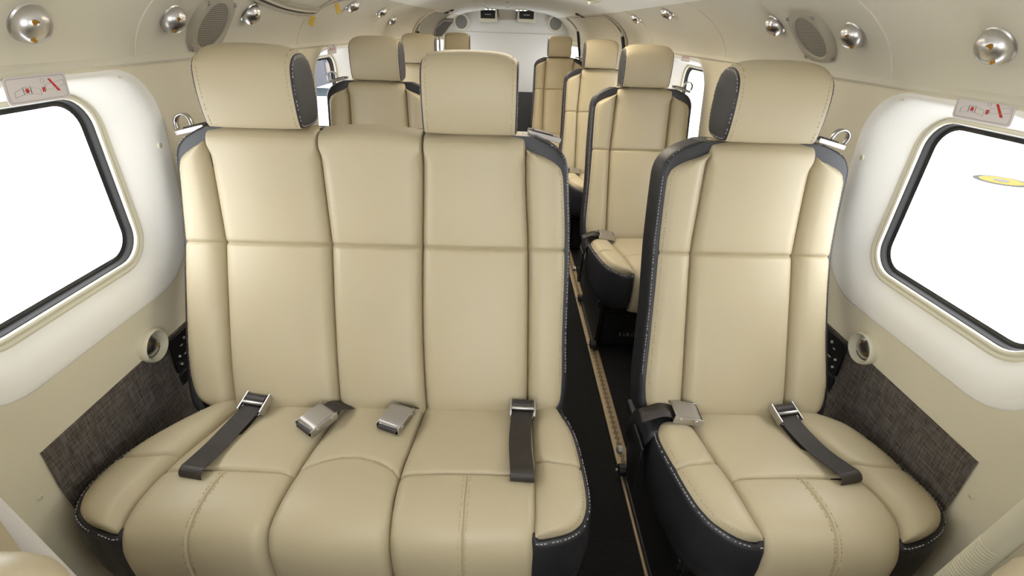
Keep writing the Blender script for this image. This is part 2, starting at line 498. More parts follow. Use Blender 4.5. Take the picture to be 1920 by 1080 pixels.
# ------------------------------------------------------------------ seats
YL = [(.40, -.012), (.43, .0), (.50, .030), (.60, .078), (.69, .118), (.783, .157), (.86, .177), (.94, .192), (1.0, .1990), (1.034, .2015), (1.06, .203)]
_bp = np.array(cr([(p[1], p[0]) for p in YL], 10))
def yback(z): return float(np.interp(z, _bp[:, 1], _bp[:, 0]))
def nback(z):
    d = .01; t = np.array([yback(z+d)-yback(z-d), 2*d]); t /= np.linalg.norm(t)
    return np.array([0, -t[1], t[0]])       # towards the sitter and up
def interp(pts):
    p = sorted(pts); xs = [q[0] for q in p]; ys = [q[1] for q in p]
    # smooth: catmull in the parameter
    dense = np.array(cr([(q[0], q[1]) for q in p], 8))
    order = np.argsort(dense[:, 0]); dx, dy = dense[order, 0], dense[order, 1]
    return lambda s: float(np.interp(s, dx, dy))
def spaced(s0, s1, n, marks=(), w=.012):
    t = np.linspace(0, 1, n); t = .5-.5*np.cos(PI*t); t = .55*t+.45*np.linspace(0, 1, n)
    s = list(s0+(s1-s0)*t)
    for mk in marks:
        s += list(mk+w*np.linspace(-1, 1, 9))
    s += [s0+(s1-s0)*q for q in (.004, .01, .018, .982, .99, .996)]
    return np.array(sorted(set(round(float(q), 5) for q in s if s0-1e-9 <= q <= s1+1e-9)))
YC = [(.40, -.012), (.43, .0), (.50, .030), (.60, .078), (.69, .118), (.783, .157), (.86, .177), (.94, .192), (.985, .1975), (1.001, .2005), (1.009, .208), (1.0125, .224), (1.014, .25)]
_bc = np.array(cr([(p[1], p[0]) for p in YC], 10))
def ycen(z): return float(np.interp(z, _bc[:, 1], _bc[:, 0]))
def ncen(z):
    d = .01 if z < .98 else .0012; t = np.array([ycen(min(z+d, 1.014))-ycen(z-d), min(z+d, 1.014)-z+d]); t /= np.linalg.norm(t)
    return np.array([0, -t[1], t[0]])
class Panel:
    """an upholstered panel: base(s) -> (y, z), normal(s); xl, xr(s) seams; puffed, with sewn grooves"""
    def __init__(s, base, norm, s0, s1, xl, xr, puff=.010, dip=.016, Rw=.030, Rs=(.03, .03), crown=.006, hg=(), vg=(), lift=0.):
        s.__dict__.update(locals())
    def e(s, d, Rr):
        if Rr <= 0: return 1.
        q = min(max(d, 0)/Rr, 1.); return math.sqrt(max(0, 1-(1-q)**2))
    def pt(s, u, t):
        l, r = s.xl(t), s.xr(t); w = max(r-l, 1e-5); x = l+w*u
        Rw = min(s.Rw, w*.5)
        if s.Rs[1] == 0: Rw *= 1-.8*float(smooth01((t-s.s1+.05)/.03))
        e = s.e(min(u, 1-u)*w, Rw)*s.e(t-s.s0, s.Rs[0])*s.e(s.s1-t, s.Rs[1])
        h = -s.dip+(s.dip+s.puff)*e+s.crown*(4*u*(1-u))*min(1, w/.1)*e+s.lift
        for (g, dep, gw) in s.hg:
            gs = g(u) if callable(g) else g
            h -= dep*math.exp(-((t-gs)/gw)**2)+dep*.55*math.exp(-abs(t-gs)/(gw*5))
        for (g, dep, gw, ga, gb) in s.vg:
            if ga <= t <= gb: h -= dep*math.exp(-((u-g)*w/gw)**2)*min(1, (t-ga)/.01, (gb-t)/.01)
        y, z = s.base(t); n = s.norm(t)
        return Vector((x, y+n[1]*h, z+n[2]*h))
    def off(s, u, t, k):
        n = s.norm(t); p = s.pt(u, t); return p+Vector((0, n[1], n[2]))*k
    def mesh(s, nu=26, ns=60):
        us = list(.5-.5*np.cos(PI*np.linspace(0, 1, nu))); us += [.004, .012, .988, .996]
        for (g, dep, gw, ga, gb) in s.vg: us += list(g+np.linspace(-2.5, 2.5, 11)*gw/.22)
        us = sorted(set(round(min(max(float(q), 0), 1), 5) for q in us))
        marks = []
        for (g, dep, gw) in s.hg:
            if callable(g): marks += [g(0), g(.25), g(.5)]
            else: marks.append(g)
        ss = spaced(s.s0, s.s1, ns, marks)
        m = MB(); m.grid([[s.pt(u, t) for u in us] for t in ss])
        return m
def back_panel(z0, z1, xl, xr, **k):
    return Panel(lambda z: (yback(z), z), nback, z0, z1, xl, xr, **k)
# cushion profile by arc-length parameter, s = 0 at the top-front roll; negative down the front face
_cp = cr([(-.312, .25), (-.320, .30), (-.323, .35), (-.319, .395), (-.300, .424), (-.258, .437), (-.19, .438), (-.10, .433), (-.02, .428), (.04, .425)], 8)
_cp = np.array(_cp); _cl = np.concatenate([[0], np.cumsum(np.hypot(np.diff(_cp[:, 0]), np.diff(_cp[:, 1])))])
def cpt(s): return float(np.interp(s, _cl, _cp[:, 0])), float(np.interp(s, _cl, _cp[:, 1]))
def cnorm(s):
    a_, b_ = cpt(max(s-.008, 0)), cpt(min(s+.008, _cl[-1])); t = np.array([b_[0]-a_[0], b_[1]-a_[1]]); t /= np.linalg.norm(t)
    return np.array([0, -t[1], t[0]])
def s_of_y(y):
    top = _cp[:, 1] > .40
    return float(np.interp(y, _cp[top, 0], _cl[top]))
def bol_base(y):
    z = .444-.5*max(0, -.23-y)**2*4-.10*max(0, y+.06)
    return (y, z)
def bol_norm(y):
    d = .005; z1, z0 = bol_base(y+d)[1], bol_base(y-d)[1]; t = np.array([2*d, z1-z0]); t /= np.linalg.norm(t)
    return np.array([0, -t[1], t[0]])

def dashes(m, pts, nrm, length=.0045, gap=.003, w=.0008, h=.0007):
    pts = [Vector(p) for p in pts]
    acc = 0.; on = True; i = 0
    seg = []
    for i in range(len(pts)-1):
        a_, b_ = pts[i], pts[i+1]; L_ = (b_-a_).length
        if L_ < 1e-7: continue
        d = (b_-a_)/L_; pos = acc
        while pos < L_:
            e = min(pos+length, L_)
            if e-pos > .0012:
                c = a_+d*(pos+e)/2; n = Vector(nrm(i)); sidev = d.cross(n).normalized(); n = sidev.cross(d).normalized()
                m.obox(c, (d, sidev, n), ((e-pos)/2, w, h))
            pos += length+gap
        acc = pos-L_ if pos > L_ else 0

def shell_back(rows, depth=.11):
    """black backrest shell: rows of (z, xleft, xright)"""
    m = MB(); P = []
    for z, l, r in rows:
        n = nback(z); y = yback(z)
        dp = depth if z < .95 else depth-(.03*(z-.95)/.09)
        rd = min(.014, (r-l)*.3)
        cap = float(smooth01((z-.90)/.05)); q1 = .026+.060*cap
        loop = [(l+q1+.010, -.034), (l+q1, -.006)]
        for k in range(5):
            a_ = k/4*PI/2; loop.append((l+rd-rd*math.sin(a_), -.001-rd+rd*math.cos(a_)))
        for k in range(5):
            a_ = k/4*PI/2; loop.append((l+.03-.03*math.cos(a_), -(dp-.03)-.03*math.sin(a_)))
        for k in range(5):
            a_ = k/4*PI/2; loop.append((r-.03+.03*math.sin(a_), -(dp-.03)-.03*math.cos(a_)))
        for k in range(5):
            a_ = k/4*PI/2; loop.append((r-rd+rd*math.cos(a_), -.001-rd+rd*math.sin(a_)))
        loop += [(r-q1, -.006), (r-q1-.010, -.034)]
        P.append([(x, y+n[1]*h, z+n[2]*h) for x, h in loop])
    b = len(m.v); m.grid(P, cv=True); k = len(P[0])
    m.f.append(tuple(b+j for j in reversed(range(k)))); m.f.append(tuple(b+(len(P)-1)*k+j for j in range(k)))
    return m

def headrest(root, cx, w=.186):
    sec = cr([(.172, 1.0335), (.154, 1.045), (.147, 1.095), (.149, 1.14), (.158, 1.168), (.180, 1.186), (.212, 1.190), (.242, 1.180), (.260, 1.15), (.266, 1.10), (.260, 1.055), (.240, 1.034)], 5, True)
    sec = [(float(p[0]), float(p[1])) for p in sec]
    cy, cz = .205, 1.112
    def ring(x, k, kz=None):
        t = min(1, abs(x)/(w/2)); d = .010*t**7+.005*t**2
        o = []
        for y, z in sec:
            zz_ = cz+(z-cz)*(kz or k)
            zz_ -= d*max(0, (zz_-1.10)/.09)**1.2
            o.append((cx+x, cy+(y-cy)*k, zz_))
        return o
    m = MB(); P = []
    for t in np.sin(np.linspace(-PI/2, PI/2, 27)):
        k = 1-.02*abs(t)**3
        P.append(ring(t*(w/2-.001), k, 1-.015*abs(t)**4))
    P = [ring(-w/2-.001, .955), ring(-w/2+.0005, .925)][::-1]+P+[ring(w/2+.001, .955), ring(w/2-.0005, .925)]
    m.grid(P, cv=True)
    h = m.build('headrest', CREAM, root)
    for sd in (-1, 1):
        m = MB()
        P = [ring(sd*(w/2-.001), .975), ring(sd*(w/2+.0010), .970), ring(sd*(w/2+.0025), .945), ring(sd*(w/2+.0035), .86), ring(sd*(w/2+.004), .6), ring(sd*(w/2+.004), .3)]
        b = len(m.v); m.grid(P, cv=True); n = len(sec)
        m.f.append(tuple(b+(len(P)-1)*n+j for j in range(n)))
        sp = m.build('side_panel', BLACK, h, fixn=True)
        m = MB()
        rg = ring(sd*(w/2+.0032), .92); rg.append(rg[0])
        dashes(m, rg, lambda i, sd=sd: (sd, 0, 0)); m.build('stitching', THRG, sp, smooth=False)
        m = MB()
        rg = ring(sd*(w/2-.008), 1.0); rg = [(x, cy+(y-cy)*.982, cz+(z-cz)*.992) for x, y, z in rg]; rg = rg[4:34]
        dashes(m, rg, lambda i, rg=rg: (0, rg[min(i, len(rg)-1)][1]-cy, rg[min(i, len(rg)-1)][2]-cz), h=.0006); m.build('stitching', THRT, h, smooth=False)
    for sx in (-.045, .045):
        m = MB(); m.tube([(cx+sx, .215, .99), (cx+sx, .212, 1.06)], .006, 10); m.build('headrest_post', CHROME, root)
    return h

def strap(parent, A, B, w=.047, z=.447, hang=.016):
    """loop of webbing lying on the cushion from A to B (plan points)"""
    A = Vector((A[0], A[1], 0)); B = Vector((B[0], B[1], 0)); d = (B-A); L_ = d.length; d.normalize(); sd = Vector((d.y, -d.x, 0))
    top = [(0, .016), (.02, .015), (L_*.35, .012), (L_*.6, .013), (L_*.85, .021), (L_-.015, .0245)]
    top = [tuple(p) for p in cr(top, 5)]
    rnd = [(L_-.015+.0135*math.sin(a_), .011+.0135*math.cos(a_)) for a_ in np.linspace(.2, PI-.2, 8)]
    bot = [(L_-.014, -.001), (L_*.7, .001), (L_*.35, .003), (.0, .010)]
    bot = [tuple(p) for p in cr(bot, 4)]
    path = top+rnd+bot; th = .0018
    P = []
    for i, (s, h) in enumerate(path):
        a_, b_ = path[max(i-1, 0)], path[min(i+1, len(path)-1)]
        tx, tz = b_[0]-a_[0], b_[1]-a_[1]; q = math.hypot(tx, tz) or 1; nx, nz = -tz/q*th/2, tx/q*th/2
        skew = .004*math.sin(s*20)
        def V(ds, dz, k): return A+d*(s+ds)+sd*(k*w/2+skew)+Vector((0, 0, z+h+dz))
        P.append([V(nx, nz, -1), V(nx, nz, 1), V(-nx, -nz, 1), V(-nx, -nz, -1)])
    m = MB(); b = len(m.v); m.grid(P, cv=True); n = len(P)
    m.f.append((b, b+1, b+2, b+3)); m.f.append((b+(n-1)*4+3, b+(n-1)*4+2, b+(n-1)*4+1, b+(n-1)*4))
    o = m.build('seat_belt', WEB, parent)
    return o, A, d, sd
def tongue(parent, A, d, sd, z=.447, w=.050):
    """chrome belt tongue frame with a bar, at the rear end of the webbing"""
    c = A+Vector((0, 0, z+.020)); up = Vector((0, 0, 1))
    slope = (d-up*.35).normalized(); nn = (up+d*.35).normalized()
    m = MB()
    # side plates
    for k in (-1, 1):
        m.obox(c+sd*k*(w/2+.002)+slope*.004, (slope, sd, nn), (.023, .0014, .010))
    # bar and lower frame
    m.tube([c-sd*w/2+slope*.006+nn*.006, c+sd*w/2+slope*.006+nn*.006], .0045, 10)
    fr = [c-sd*(w/2+.002)+slope*.012, c-sd*(w/2-.006)+slope*.030-nn*.004, c+sd*(w/2-.006)+slope*.030-nn*.004, c+sd*(w/2+.002)+slope*.012]
    m.tube(fr, .0024, 8)
    o = m.build('belt_tongue', CHROME, parent, bevel=.0008)
    # webbing wrapped over the back bar
    m = MB(); P = []
    for a_ in np.linspace(-.4, PI*1.05, 12):
        q = c-slope*.008+slope*(-math.cos(a_)*-.011)+nn*(.0105*math.sin(a_))
        q = c-slope*.006-slope*(.012*math.cos(PI-a_))+nn*(.012*math.sin(a_))
        P.append([q-sd*(w/2-.002), q+sd*(w/2-.002)])
    m.grid(P); m.build('webbing_wrap', WEB, o)
    return o
def buckle(parent, c, d, z=.447, tail=.05, w=.052, l=.060, tilt=.12):
    c = Vector((c[0], c[1], 0)); d = Vector((d[0], d[1], 0)).normalized(); sd = Vector((d.y, -d.x, 0)); up = Vector((0, 0, 1))
    f = (d-up*tilt).normalized(); n = (up+d*tilt).normalized(); c = c+up*(z+.016)
    # lid, slightly arched
    m = MB(); P = []
    for t in np.linspace(-1, 1, 9):
        q = c+f*(t*l/2)+n*(.011-.002*t*t-(.004 if t > .8 else 0)*(t-.8)*5)
        P.append([q-sd*w/2-n*.003, q-sd*w/2, q+sd*w/2, q+sd*w/2-n*.003])
    m.grid(P)
    b = m.build('belt_buckle', BUCK, parent, angle=30, fixn=False)
    md = b.modifiers.new('s', 'SOLIDIFY'); md.thickness = .0016; md.offset = 0
    m = MB()
    for k in (-1, 1):
        m.obox(c+sd*k*(w/2+.0012)+f*.001, (f, sd, n), (l/2+.004, .0010, .0095))
        for q in (-.018, .018):
            m.obox(c+sd*k*(w/2+.0028)+f*q+n*.002, (f, sd, n), (.003, .0012, .003))
    m.obox(c-n*.009, (f, sd, n), (l/2, w/2, .001))
    m.tube([c+f*(l/2-.001)+n*.0065-sd*(w/2-.004), c+f*(l/2-.001)+n*.0065+sd*(w/2-.004)], .0012, 8)
    m.build('buckle_base', CHROME, b, bevel=.0006)
    # folded webbing showing in the mouth
    m = MB(); P = []
    for a_ in np.linspace(-.3, PI+.3, 10):
        q = c+f*(l/2-.006+.014*math.sin(a_))+n*(-.001+.0075*math.cos(a_))
        P.append([q-sd*(w/2-.003), q+sd*(w/2-.003)])
    m.grid(P); m.build('webbing_fold', WEB, b)
    m = MB(); e0 = c-f*(l/2-.01)-n*.002; e1 = c-d*(l/2+tail)-up*.014
    pts = cr([e0, e0-f*tail*.5+up*.003, e1], 6)
    P = [[Vector(p)-sd*(w/2-.004), Vector(p)+sd*(w/2-.004)] for p in pts]
    m.grid(P); o = m.build('anchor_webbing', WEB, b); md = o.modifiers.new('s', 'SOLIDIFY'); md.thickness = .002
    return b

def skirt(root, poly, low=(), name='cushion_side', zt=.437, zb=.262):
    """black cushion side band following a plan outline (counter-clockwise list)"""
    P2 = [np.array(p, float) for p in poly]; n = len(P2)
    nr = []
    for i in range(n):
        t = P2[(i+1) % n]-P2[i-1]; t /= np.linalg.norm(t)+1e-9; nr.append(np.array([t[1], -t[0]]))
    lv = [(.016, zt-.006), (.012, zt-.0005), (.007, zt), (.002, zt-.004), (0, zt-.012), (-.002, .36), (.0, .31), (.006, zb+.01), (.016, zb)]
    def ztl(z, p, i=-1):   # the front edge dips like the bolsters
        if i in low: z = min(z, .40)
        return z-(.5*max(0, -.23-p[1])**2*4 if z > .40 else 0)
    G = [[(p[0]-q[0]*k, p[1]-q[1]*k, ztl(z, p, i)) for i, (p, q) in enumerate(zip(P2, nr))] for k, z in lv]
    m = MB(); m.grid(G, cv=True); b = (len(lv)-1)*n
    m.f.append(tuple(b+j for j in range(n)))
    o = m.build(name, BLACK, root, fixn=True)
    ms = MB(); k = .0035
    ring = [(p[0]-q[0]*k, p[1]-q[1]*k, ztl(zt-.0022, p)+.0006) for p, q in zip(P2, nr)]
    return o, ring, nr

def seat_bolster(root, inner, outer, y0, y1, seam, cream_side):
    """cushion bolster. inner/outer: lists (y, x)."""
    f0, fo = interp(inner), interp(outer); fi = lambda t: f0(t)-.004*cream_side
    l, r = (fo, fi) if cream_side < 0 else (fi, fo)
    p = Panel(bol_base, bol_norm, y0, y1, l, r, puff=.008, dip=.014, Rw=.03, Rs=(.012, .03), crown=.006,
              hg=[(lambda u, sd=cream_side: seam+(.015*(u if sd < 0 else 1-u))-.02*(1-(2*u-1)**2)*.4, .0055, .0035)])
    o = p.mesh(22, 46).build('seat_bolster', CREAM, root)
    m = MB(); u = .04 if cream_side < 0 else .96
    ts = np.linspace(y0+.008, y1-.02, 60)
    def uu(t): w = abs(fo(t)-fi(t)); k = min(.45, .0085/max(w, 1e-3)); return k if cream_side < 0 else 1-k
    dashes(m, [p.off(uu(t), t, .0002) for t in ts], lambda i: (0, 0, 1)); m.build('stitching', THRT, o, smooth=False)
    return o

def back_bolster(root, seam, outer, z0, z1, side):
    fi, fo = interp(seam), interp(outer)
    l, r = (fo, fi) if side < 0 else (fi, fo)
    p = back_panel(z0, z1, l, r, puff=.012, dip=.014, Rw=.028, Rs=(.035, .004), crown=.008, hg=[(.782, .005, .0035)])
    o = p.mesh(22, 70).build('back_bolster', CREAM, root)
    m = MB(); ts = np.concatenate([np.linspace(.50, z1-.06, 50), np.linspace(z1-.058, z1-.003, 16)])
    def uu(t): w = abs(fo(t)-fi(t)); k = min(.49, .0095/max(w, 1e-3)); return k if side < 0 else 1-k
    dashes(m, [p.off(uu(t), t, .0002) for t in ts], lambda i: (0, -1, .2)); m.build('stitching', THRT, o, smooth=False)
    return o

def shell_stitch(parent, rows_fn, side, z0=.52, z1=1.01, k=.005):
    m = MB(); pts = []
    for z in np.concatenate([np.linspace(min(z0, .949), .95, 40), np.linspace(.952, z1, 24)]):
        x = rows_fn(z)-side*k; n = nback(z); pts.append(Vector((x, yback(z)-n[1]*.0035, z-n[2]*.0035)))
    dashes(m, pts, lambda i: (side*.3, -1, .3), w=.0009, h=.0012); m.build('stitching', THRG, parent, smooth=False)

def seat_legs(root, xs, y0, y1):
    f = MB()
    for x in xs:
        f.box((x-.012, y0, .0095), (x+.012, y1, .03))
        f.add([(x-.008, y0+.02, .03), (x-.008, y1-.03, .03), (x-.008, y1-.01, .27), (x-.008, y0-.03, .27),
               (x+.008, y0+.02, .03), (x+.008, y1-.03, .03), (x+.008, y1-.01, .27), (x+.008, y0-.03, .27)],
              [(0,1,2,3),(7,6,5,4),(0,4,5,1),(1,5,6,2),(2,6,7,3),(3,7,4,0)])
    f.tube([(xs[0], y1-.04, .2), (xs[-1], y1-.04, .2)], .014, 10)
    f.tube([(xs[0], y0+.02, .2), (xs[-1], y0+.02, .2)], .014, 10)
    f.box((xs[0]-.02, y0-.02, .235), (xs[-1]+.02, y1+.04, .268))
    fr = f.build('seat_frame', DARK, root, bevel=.003)
    for x in xs:
        for y in (y0+.01, y1-.02):
            m = MB(); m.lathe([(.019, -.012), (.019, .010), (.014, .014), (.006, .014)], 16)
            o = m.build('track_fitting', DARK, fr); o.location = (x-.014, y, .034); o.rotation_euler = (0, R(90), 0)
            m = MB(); m.lathe([(.005, 0), (.005, .004), (.003, .006)], 10)
            b = m.build('fitting_bolt', STEEL, o)
            b.location = (0, 0, -.016); b.rotation_euler = (PI, 0, 0)
    return fr

def hook(root, x, y, z, s=1, big=True):
    """shoulder harness buckle plate with a loop lying on top of the backrest"""
    o = MB(); ax = Vector((s*.97, .12, -.24 if True else 0)).normalized(); up = Vector((.2*s, 0, 1)).normalized(); fy = ax.cross(up).normalized(); c = Vector((x, y, z))
    o.obox(c, (ax, fy, up), (.036, .018, .0022)); o.obox(c-fy*.017+up*.002, (ax, fy, up), (.036, .0014, .005)); o.obox(c+fy*.017+up*.002, (ax, fy, up), (.036, .0014, .005))
    p = o.build('harness_plate', STEEL, root, bevel=.0008)
    if big:
        m = MB(); q = c+ax*.022+up*.004
        lp = [q-ax*.016, q-ax*.015+up*.020+fy*.004, q-ax*.004+up*.030+fy*.006, q+ax*.010+up*.028+fy*.006, q+ax*.018+up*.018+fy*.004, q+ax*.018+up*.004]
        P = []
        for w_ in cr(lp, 4):
            w_ = Vector(w_); P.append([w_-fy*.006, w_+fy*.006])
        m.grid(P); l = m.build('harness_loop', CHROME, p); md = l.modifiers.new('s', 'SOLIDIFY'); md.thickness = .004
    m = MB(); m.obox(c+up*.006-ax*.004, (ax, fy, up), (.022, .014, .004)); m.build('webbing_tab', WEB, p, bevel=.002)
    return p

def single_seat(mir=1):
    """one forward-facing seat at the origin: floor point under the back junction. mir = -1 builds the mirrored hand."""
    root = empty('passenger_chair')
    X_ = lambda pts: [(p[0], mir*p[1]) for p in pts]
    sl = [(.42, -.127), (.60, -.124), (.78, -.122), (.9, -.117), (1.05, -.113)]
    sr = [(.42, .120), (.60, .121), (.78, .118), (.9, .118), (1.05, .117)]
    ol = [(.42, -.190), (.45, -.212), (.50, -.219), (.60, -.212), (.70, -.206), (.78, -.203), (.93, -.2025), (.955, -.199), (.968, -.192), (.982, -.168), (.995, -.132), (1.004, -.112)]
    orr = [(.42, .185), (.45, .212), (.50, .220), (.60, .213), (.70, .208), (.78, .207), (.93, .203), (.955, .199), (.968, .192), (.982, .168), (.995, .132), (1.004, .116)]
    SL, SR, OL, OR = X_(sl), X_(sr), X_(ol), X_(orr)
    if mir < 0: SL, SR, OL, OR = SR, SL, OR, OL
    # shell
    zl = [(.40, -.200), (.43, -.222), (.50, -.229), (.60, -.222), (.70, -.216), (.93, -.2125), (.965, -.211), (.982, -.206), (.996, -.197), (1.006, -.186), (1.016, -.166), (1.026, -.140), (1.034, -.119), (1.038, -.09)]
    zr = [(z, -x) for z, x in zl]
    fl, fr_ = interp(zl), interp(zr)
    zz = np.concatenate([np.linspace(.40, .95, 34), np.linspace(.96, 1.027, 20)])
    shell = shell_back([(z, fl(z), fr_(z)) for z in zz]).build('backrest', BLACK, root)
    for sd, fn in ((-1, fl), (1, fr_)): shell_stitch(shell, fn, sd, .52 if sd == -mir else .945)
    fi, fo = interp(SL), interp(SR)
    pc = Panel(lambda z: (ycen(z), z), ncen, .415, 1.0138, fi, fo, puff=.012, dip=.014, Rw=.026, Rs=(.05, 0), crown=.010, hg=[(.782, .0065, .004)])
    pc.mesh(30, 80).build('back_panel', CREAM, shell)
    back_bolster(shell, SL, OL, .425, 1.004, -1); back_bolster(shell, SR, OR, .425, 1.004, 1)
    headrest(root, -.011*mir)
    # cushion
    il = [(-.335, -.074), (-.307, -.076), (-.263, -.086), (-.196, -.095), (-.106, -.111), (-.033, -.122), (.05, -.127)]
    ir = [(-.335, .185), (-.309, .188), (-.27, .196), (-.2, .184), (-.115, .152), (-.019, .118), (.05, .108)]
    xl_ = [(.03, -.190), (-.02, -.197), (-.054, -.201), (-.086, -.205), (-.153, -.197), (-.237, -.182), (-.27, -.168), (-.288, -.153), (-.309, -.122), (-.320, -.082)]
    xr_ = [(.03, .175), (.004, .196), (-.02, .232), (-.043, .255), (-.10, .277), (-.151, .290), (-.223, .299), (-.255, .295), (-.274, .284), (-.293, .262), (-.309, .225), (-.318, .186)]
    IL, IR, XL, XR = X_(il), X_(ir), X_(xl_), X_(xr_)
    if mir < 0: IL, IR, XL, XR = IR, IL, XR, XL
    out = [(x, y) for y, x in XL]+[(x, y) for y, x in reversed(XR)]
    cx = np.mean([p[0] for p in out]); grow = []
    dl = [tuple(p) for p in cr([(x, y) for y, x in XL], 5)]; dr = [tuple(p) for p in cr([(x, y) for y, x in reversed(XR)], 5)]
    dense = dl+[(dl[-1][0]+.006, -.306), (dl[-1][0]+.012, -.25), (dr[0][0]-.012, -.25), (dr[0][0]-.006, -.306)]+dr; nl = len(dl)
    def offs(poly, k):
        P2 = [np.array(p) for p in poly]; n = len(P2); r_ = []
        for i in range(n):
            t = P2[(i+1) % n]-P2[i-1]; t /= np.linalg.norm(t)+1e-9; r_.append(tuple(P2[i]+np.array([t[1], -t[0]])*k))
        return r_
    # orientation: going down the left side then up the right is counter-clockwise seen from above
    band, ring, nr = skirt(root, offs(dense, .009), (nl+1, nl+2))
    nL = len(XL)
    m = MB(); dashes(m, ring[6:nl], lambda i: (0, -.3, 1), w=.0009, h=.0009); dashes(m, ring[nl+4:-6], lambda i: (0, -.3, 1), w=.0009, h=.0009); m.build('stitching', THRG, band, smooth=False)
    def sx(pts):
        f = interp(pts); return lambda s: f(max(cpt(s)[0], -.31)) if cpt(s)[1] > .40 else f(-.31)
    sm = s_of_y(-.195)
    pm = Panel(cpt, cnorm, 0.0, _cl[-1], sx(IL), sx(IR), puff=.010, dip=.013, Rw=.024, Rs=(.02, .03), crown=.008,
               hg=[(sm, .0055, .0035)], vg=[(.5, .0035, .0022, .02, sm), (.515, -.001, .003, .02, sm)])
    cu = pm.mesh(36, 80).build('seat_cushion', CREAM, root)
    m = MB()
    for du in (-.022, .022): dashes(m, [pm.off(.5+du, t, .0003) for t in np.linspace(.02, sm-.006, 60)], lambda i: (0, -.5, 1))
    m.build('stitching', THRT, cu, smooth=False)
    seat_bolster(root, IL, XL, -.316, -.03 if mir > 0 else .03, -.165, -1); seat_bolster(root, IR, XR, -.316, .03 if mir > 0 else -.03, -.165, 1)
    # belts
    b, A, d, sd = strap(root, (mir*.100, -.022), (mir*.140, -.212)); tongue(b, A, d, sd)
    buckle(root, (mir*-.135, -.030), (mir*1, -.04), z=.449, tail=.07)
    # black cloth tab at the aisle-side corner
    m = MB(); P = []
    for i, y in enumerate(np.linspace(-.07, .04, 8)):
        row = []
        for q, (x, z) in enumerate(((-.222, .30), (-.222, .38), (-.219, .420), (-.210, .437), (-.188, .446), (-.160, .447), (-.138, .438))):
            row.append((mir*x, y+(.0 if q > 2 else .02*(2-q)), z-.006*abs(i-3.5)/3.5))
        P.append(row)
    m.grid(P); o = m.build('corner_flap', BLACK, root); md = o.modifiers.new('s', 'SOLIDIFY'); md.thickness = .003
    hook(root, mir*.168, .25, 1.022, mir)
    xs = (-.160, .07) if mir > 0 else (-.07, .160)
    seat_legs(root, xs, -.235, .20)
    m = MB(); m.box((mir*-.14 if mir > 0 else -.05, -.20, .012), (mir*.05 if mir > 0 else .14, .10, .225)); m.build('stowage_box', DARK, root, bevel=.006)
    # recline lever bracket on the aisle side
    m = MB(); x = mir*-.236
    m.add([(x, -.08, .40), (x, .0, .40), (x, .02, .30), (x, -.03, .235), (x, -.07, .26), (x+mir*.006, -.08, .40), (x+mir*.006, .0, .40), (x+mir*.006, .02, .30), (x+mir*.006, -.03, .235), (x+mir*.006, -.07, .26)],
          [(0,1,2,3,4),(9,8,7,6,5)]+[(i, (i+1) % 5, 5+(i+1) % 5, 5+i) for i in range(5)])
    o = m.build('hinge_bracket', DARK, root, bevel=.002, fixn=True)
    m = MB(); m.lathe([(.011, 0), (.011, .010), (.007, .013)], 14); k = m.build('hinge_bolt', STEEL, o); k.location = (x-mir*.001, .045, .265); k.rotation_euler = (0, R(-90*mir), 0)
    return root

SR_ = single_seat(1)
SL_ = single_seat(-1)
GR = 'cream and black cabin seats'
def put(src, loc, label, first):
    o = src if first else dup(src)
    o.location = loc; tag(o, label, 'seat', GR); return o
r1 = put(SR_, (.56, .86, 0), 'single cream leather seat beside the right window, nearest to the viewer', True)
r2 = put(SR_, (.572, 1.94, 0), 'single cream seat directly behind the nearest right-hand seat, buckle showing past its edge', False)
r3 = put(SR_, (.566, 3.0, 0), 'third cream seat back in the right-hand row, between two other seats', False)
r4 = put(SR_, (.437, 4.23, 0), 'farthest right-hand cream seat, set inward before the rear bulkhead', False)
l2 = put(SL_, (-.522, 1.89, 0), 'cream single seat right behind the bench, between its two headrests', True)
l3 = put(SL_, (-.53, 2.96, 0), 'cream seat mostly hidden behind the seat that follows the bench', False)
l4 = put(SL_, (-.415, 4.15, 0), 'farthest left-hand cream seat, its headrest below the left bulkhead speaker', False)
cu = bpy.data.curves.new('stowage_text', 'FONT'); cu.body = '5 LB (2.3 KG)'; cu.size = .026; cu.extrude = .0002
cu.materials.append(mat('grey_lettering', (.40, .40, .40), .6))
tmp = bpy.data.objects.new('tmp', cu); COL.objects.link(tmp); bpy.context.view_layer.update()
me_ = bpy.data.meshes.new_from_object(tmp.evaluated_get(bpy.context.evaluated_depsgraph_get())); bpy.data.objects.remove(tmp)
me_.name = 'stowage_text'; to = bpy.data.objects.new('stowage_text', me_); COL.objects.link(to); to.parent = r2
to.location = (-.062, -.2015, .064); to.rotation_euler = (R(90), 0, 0)

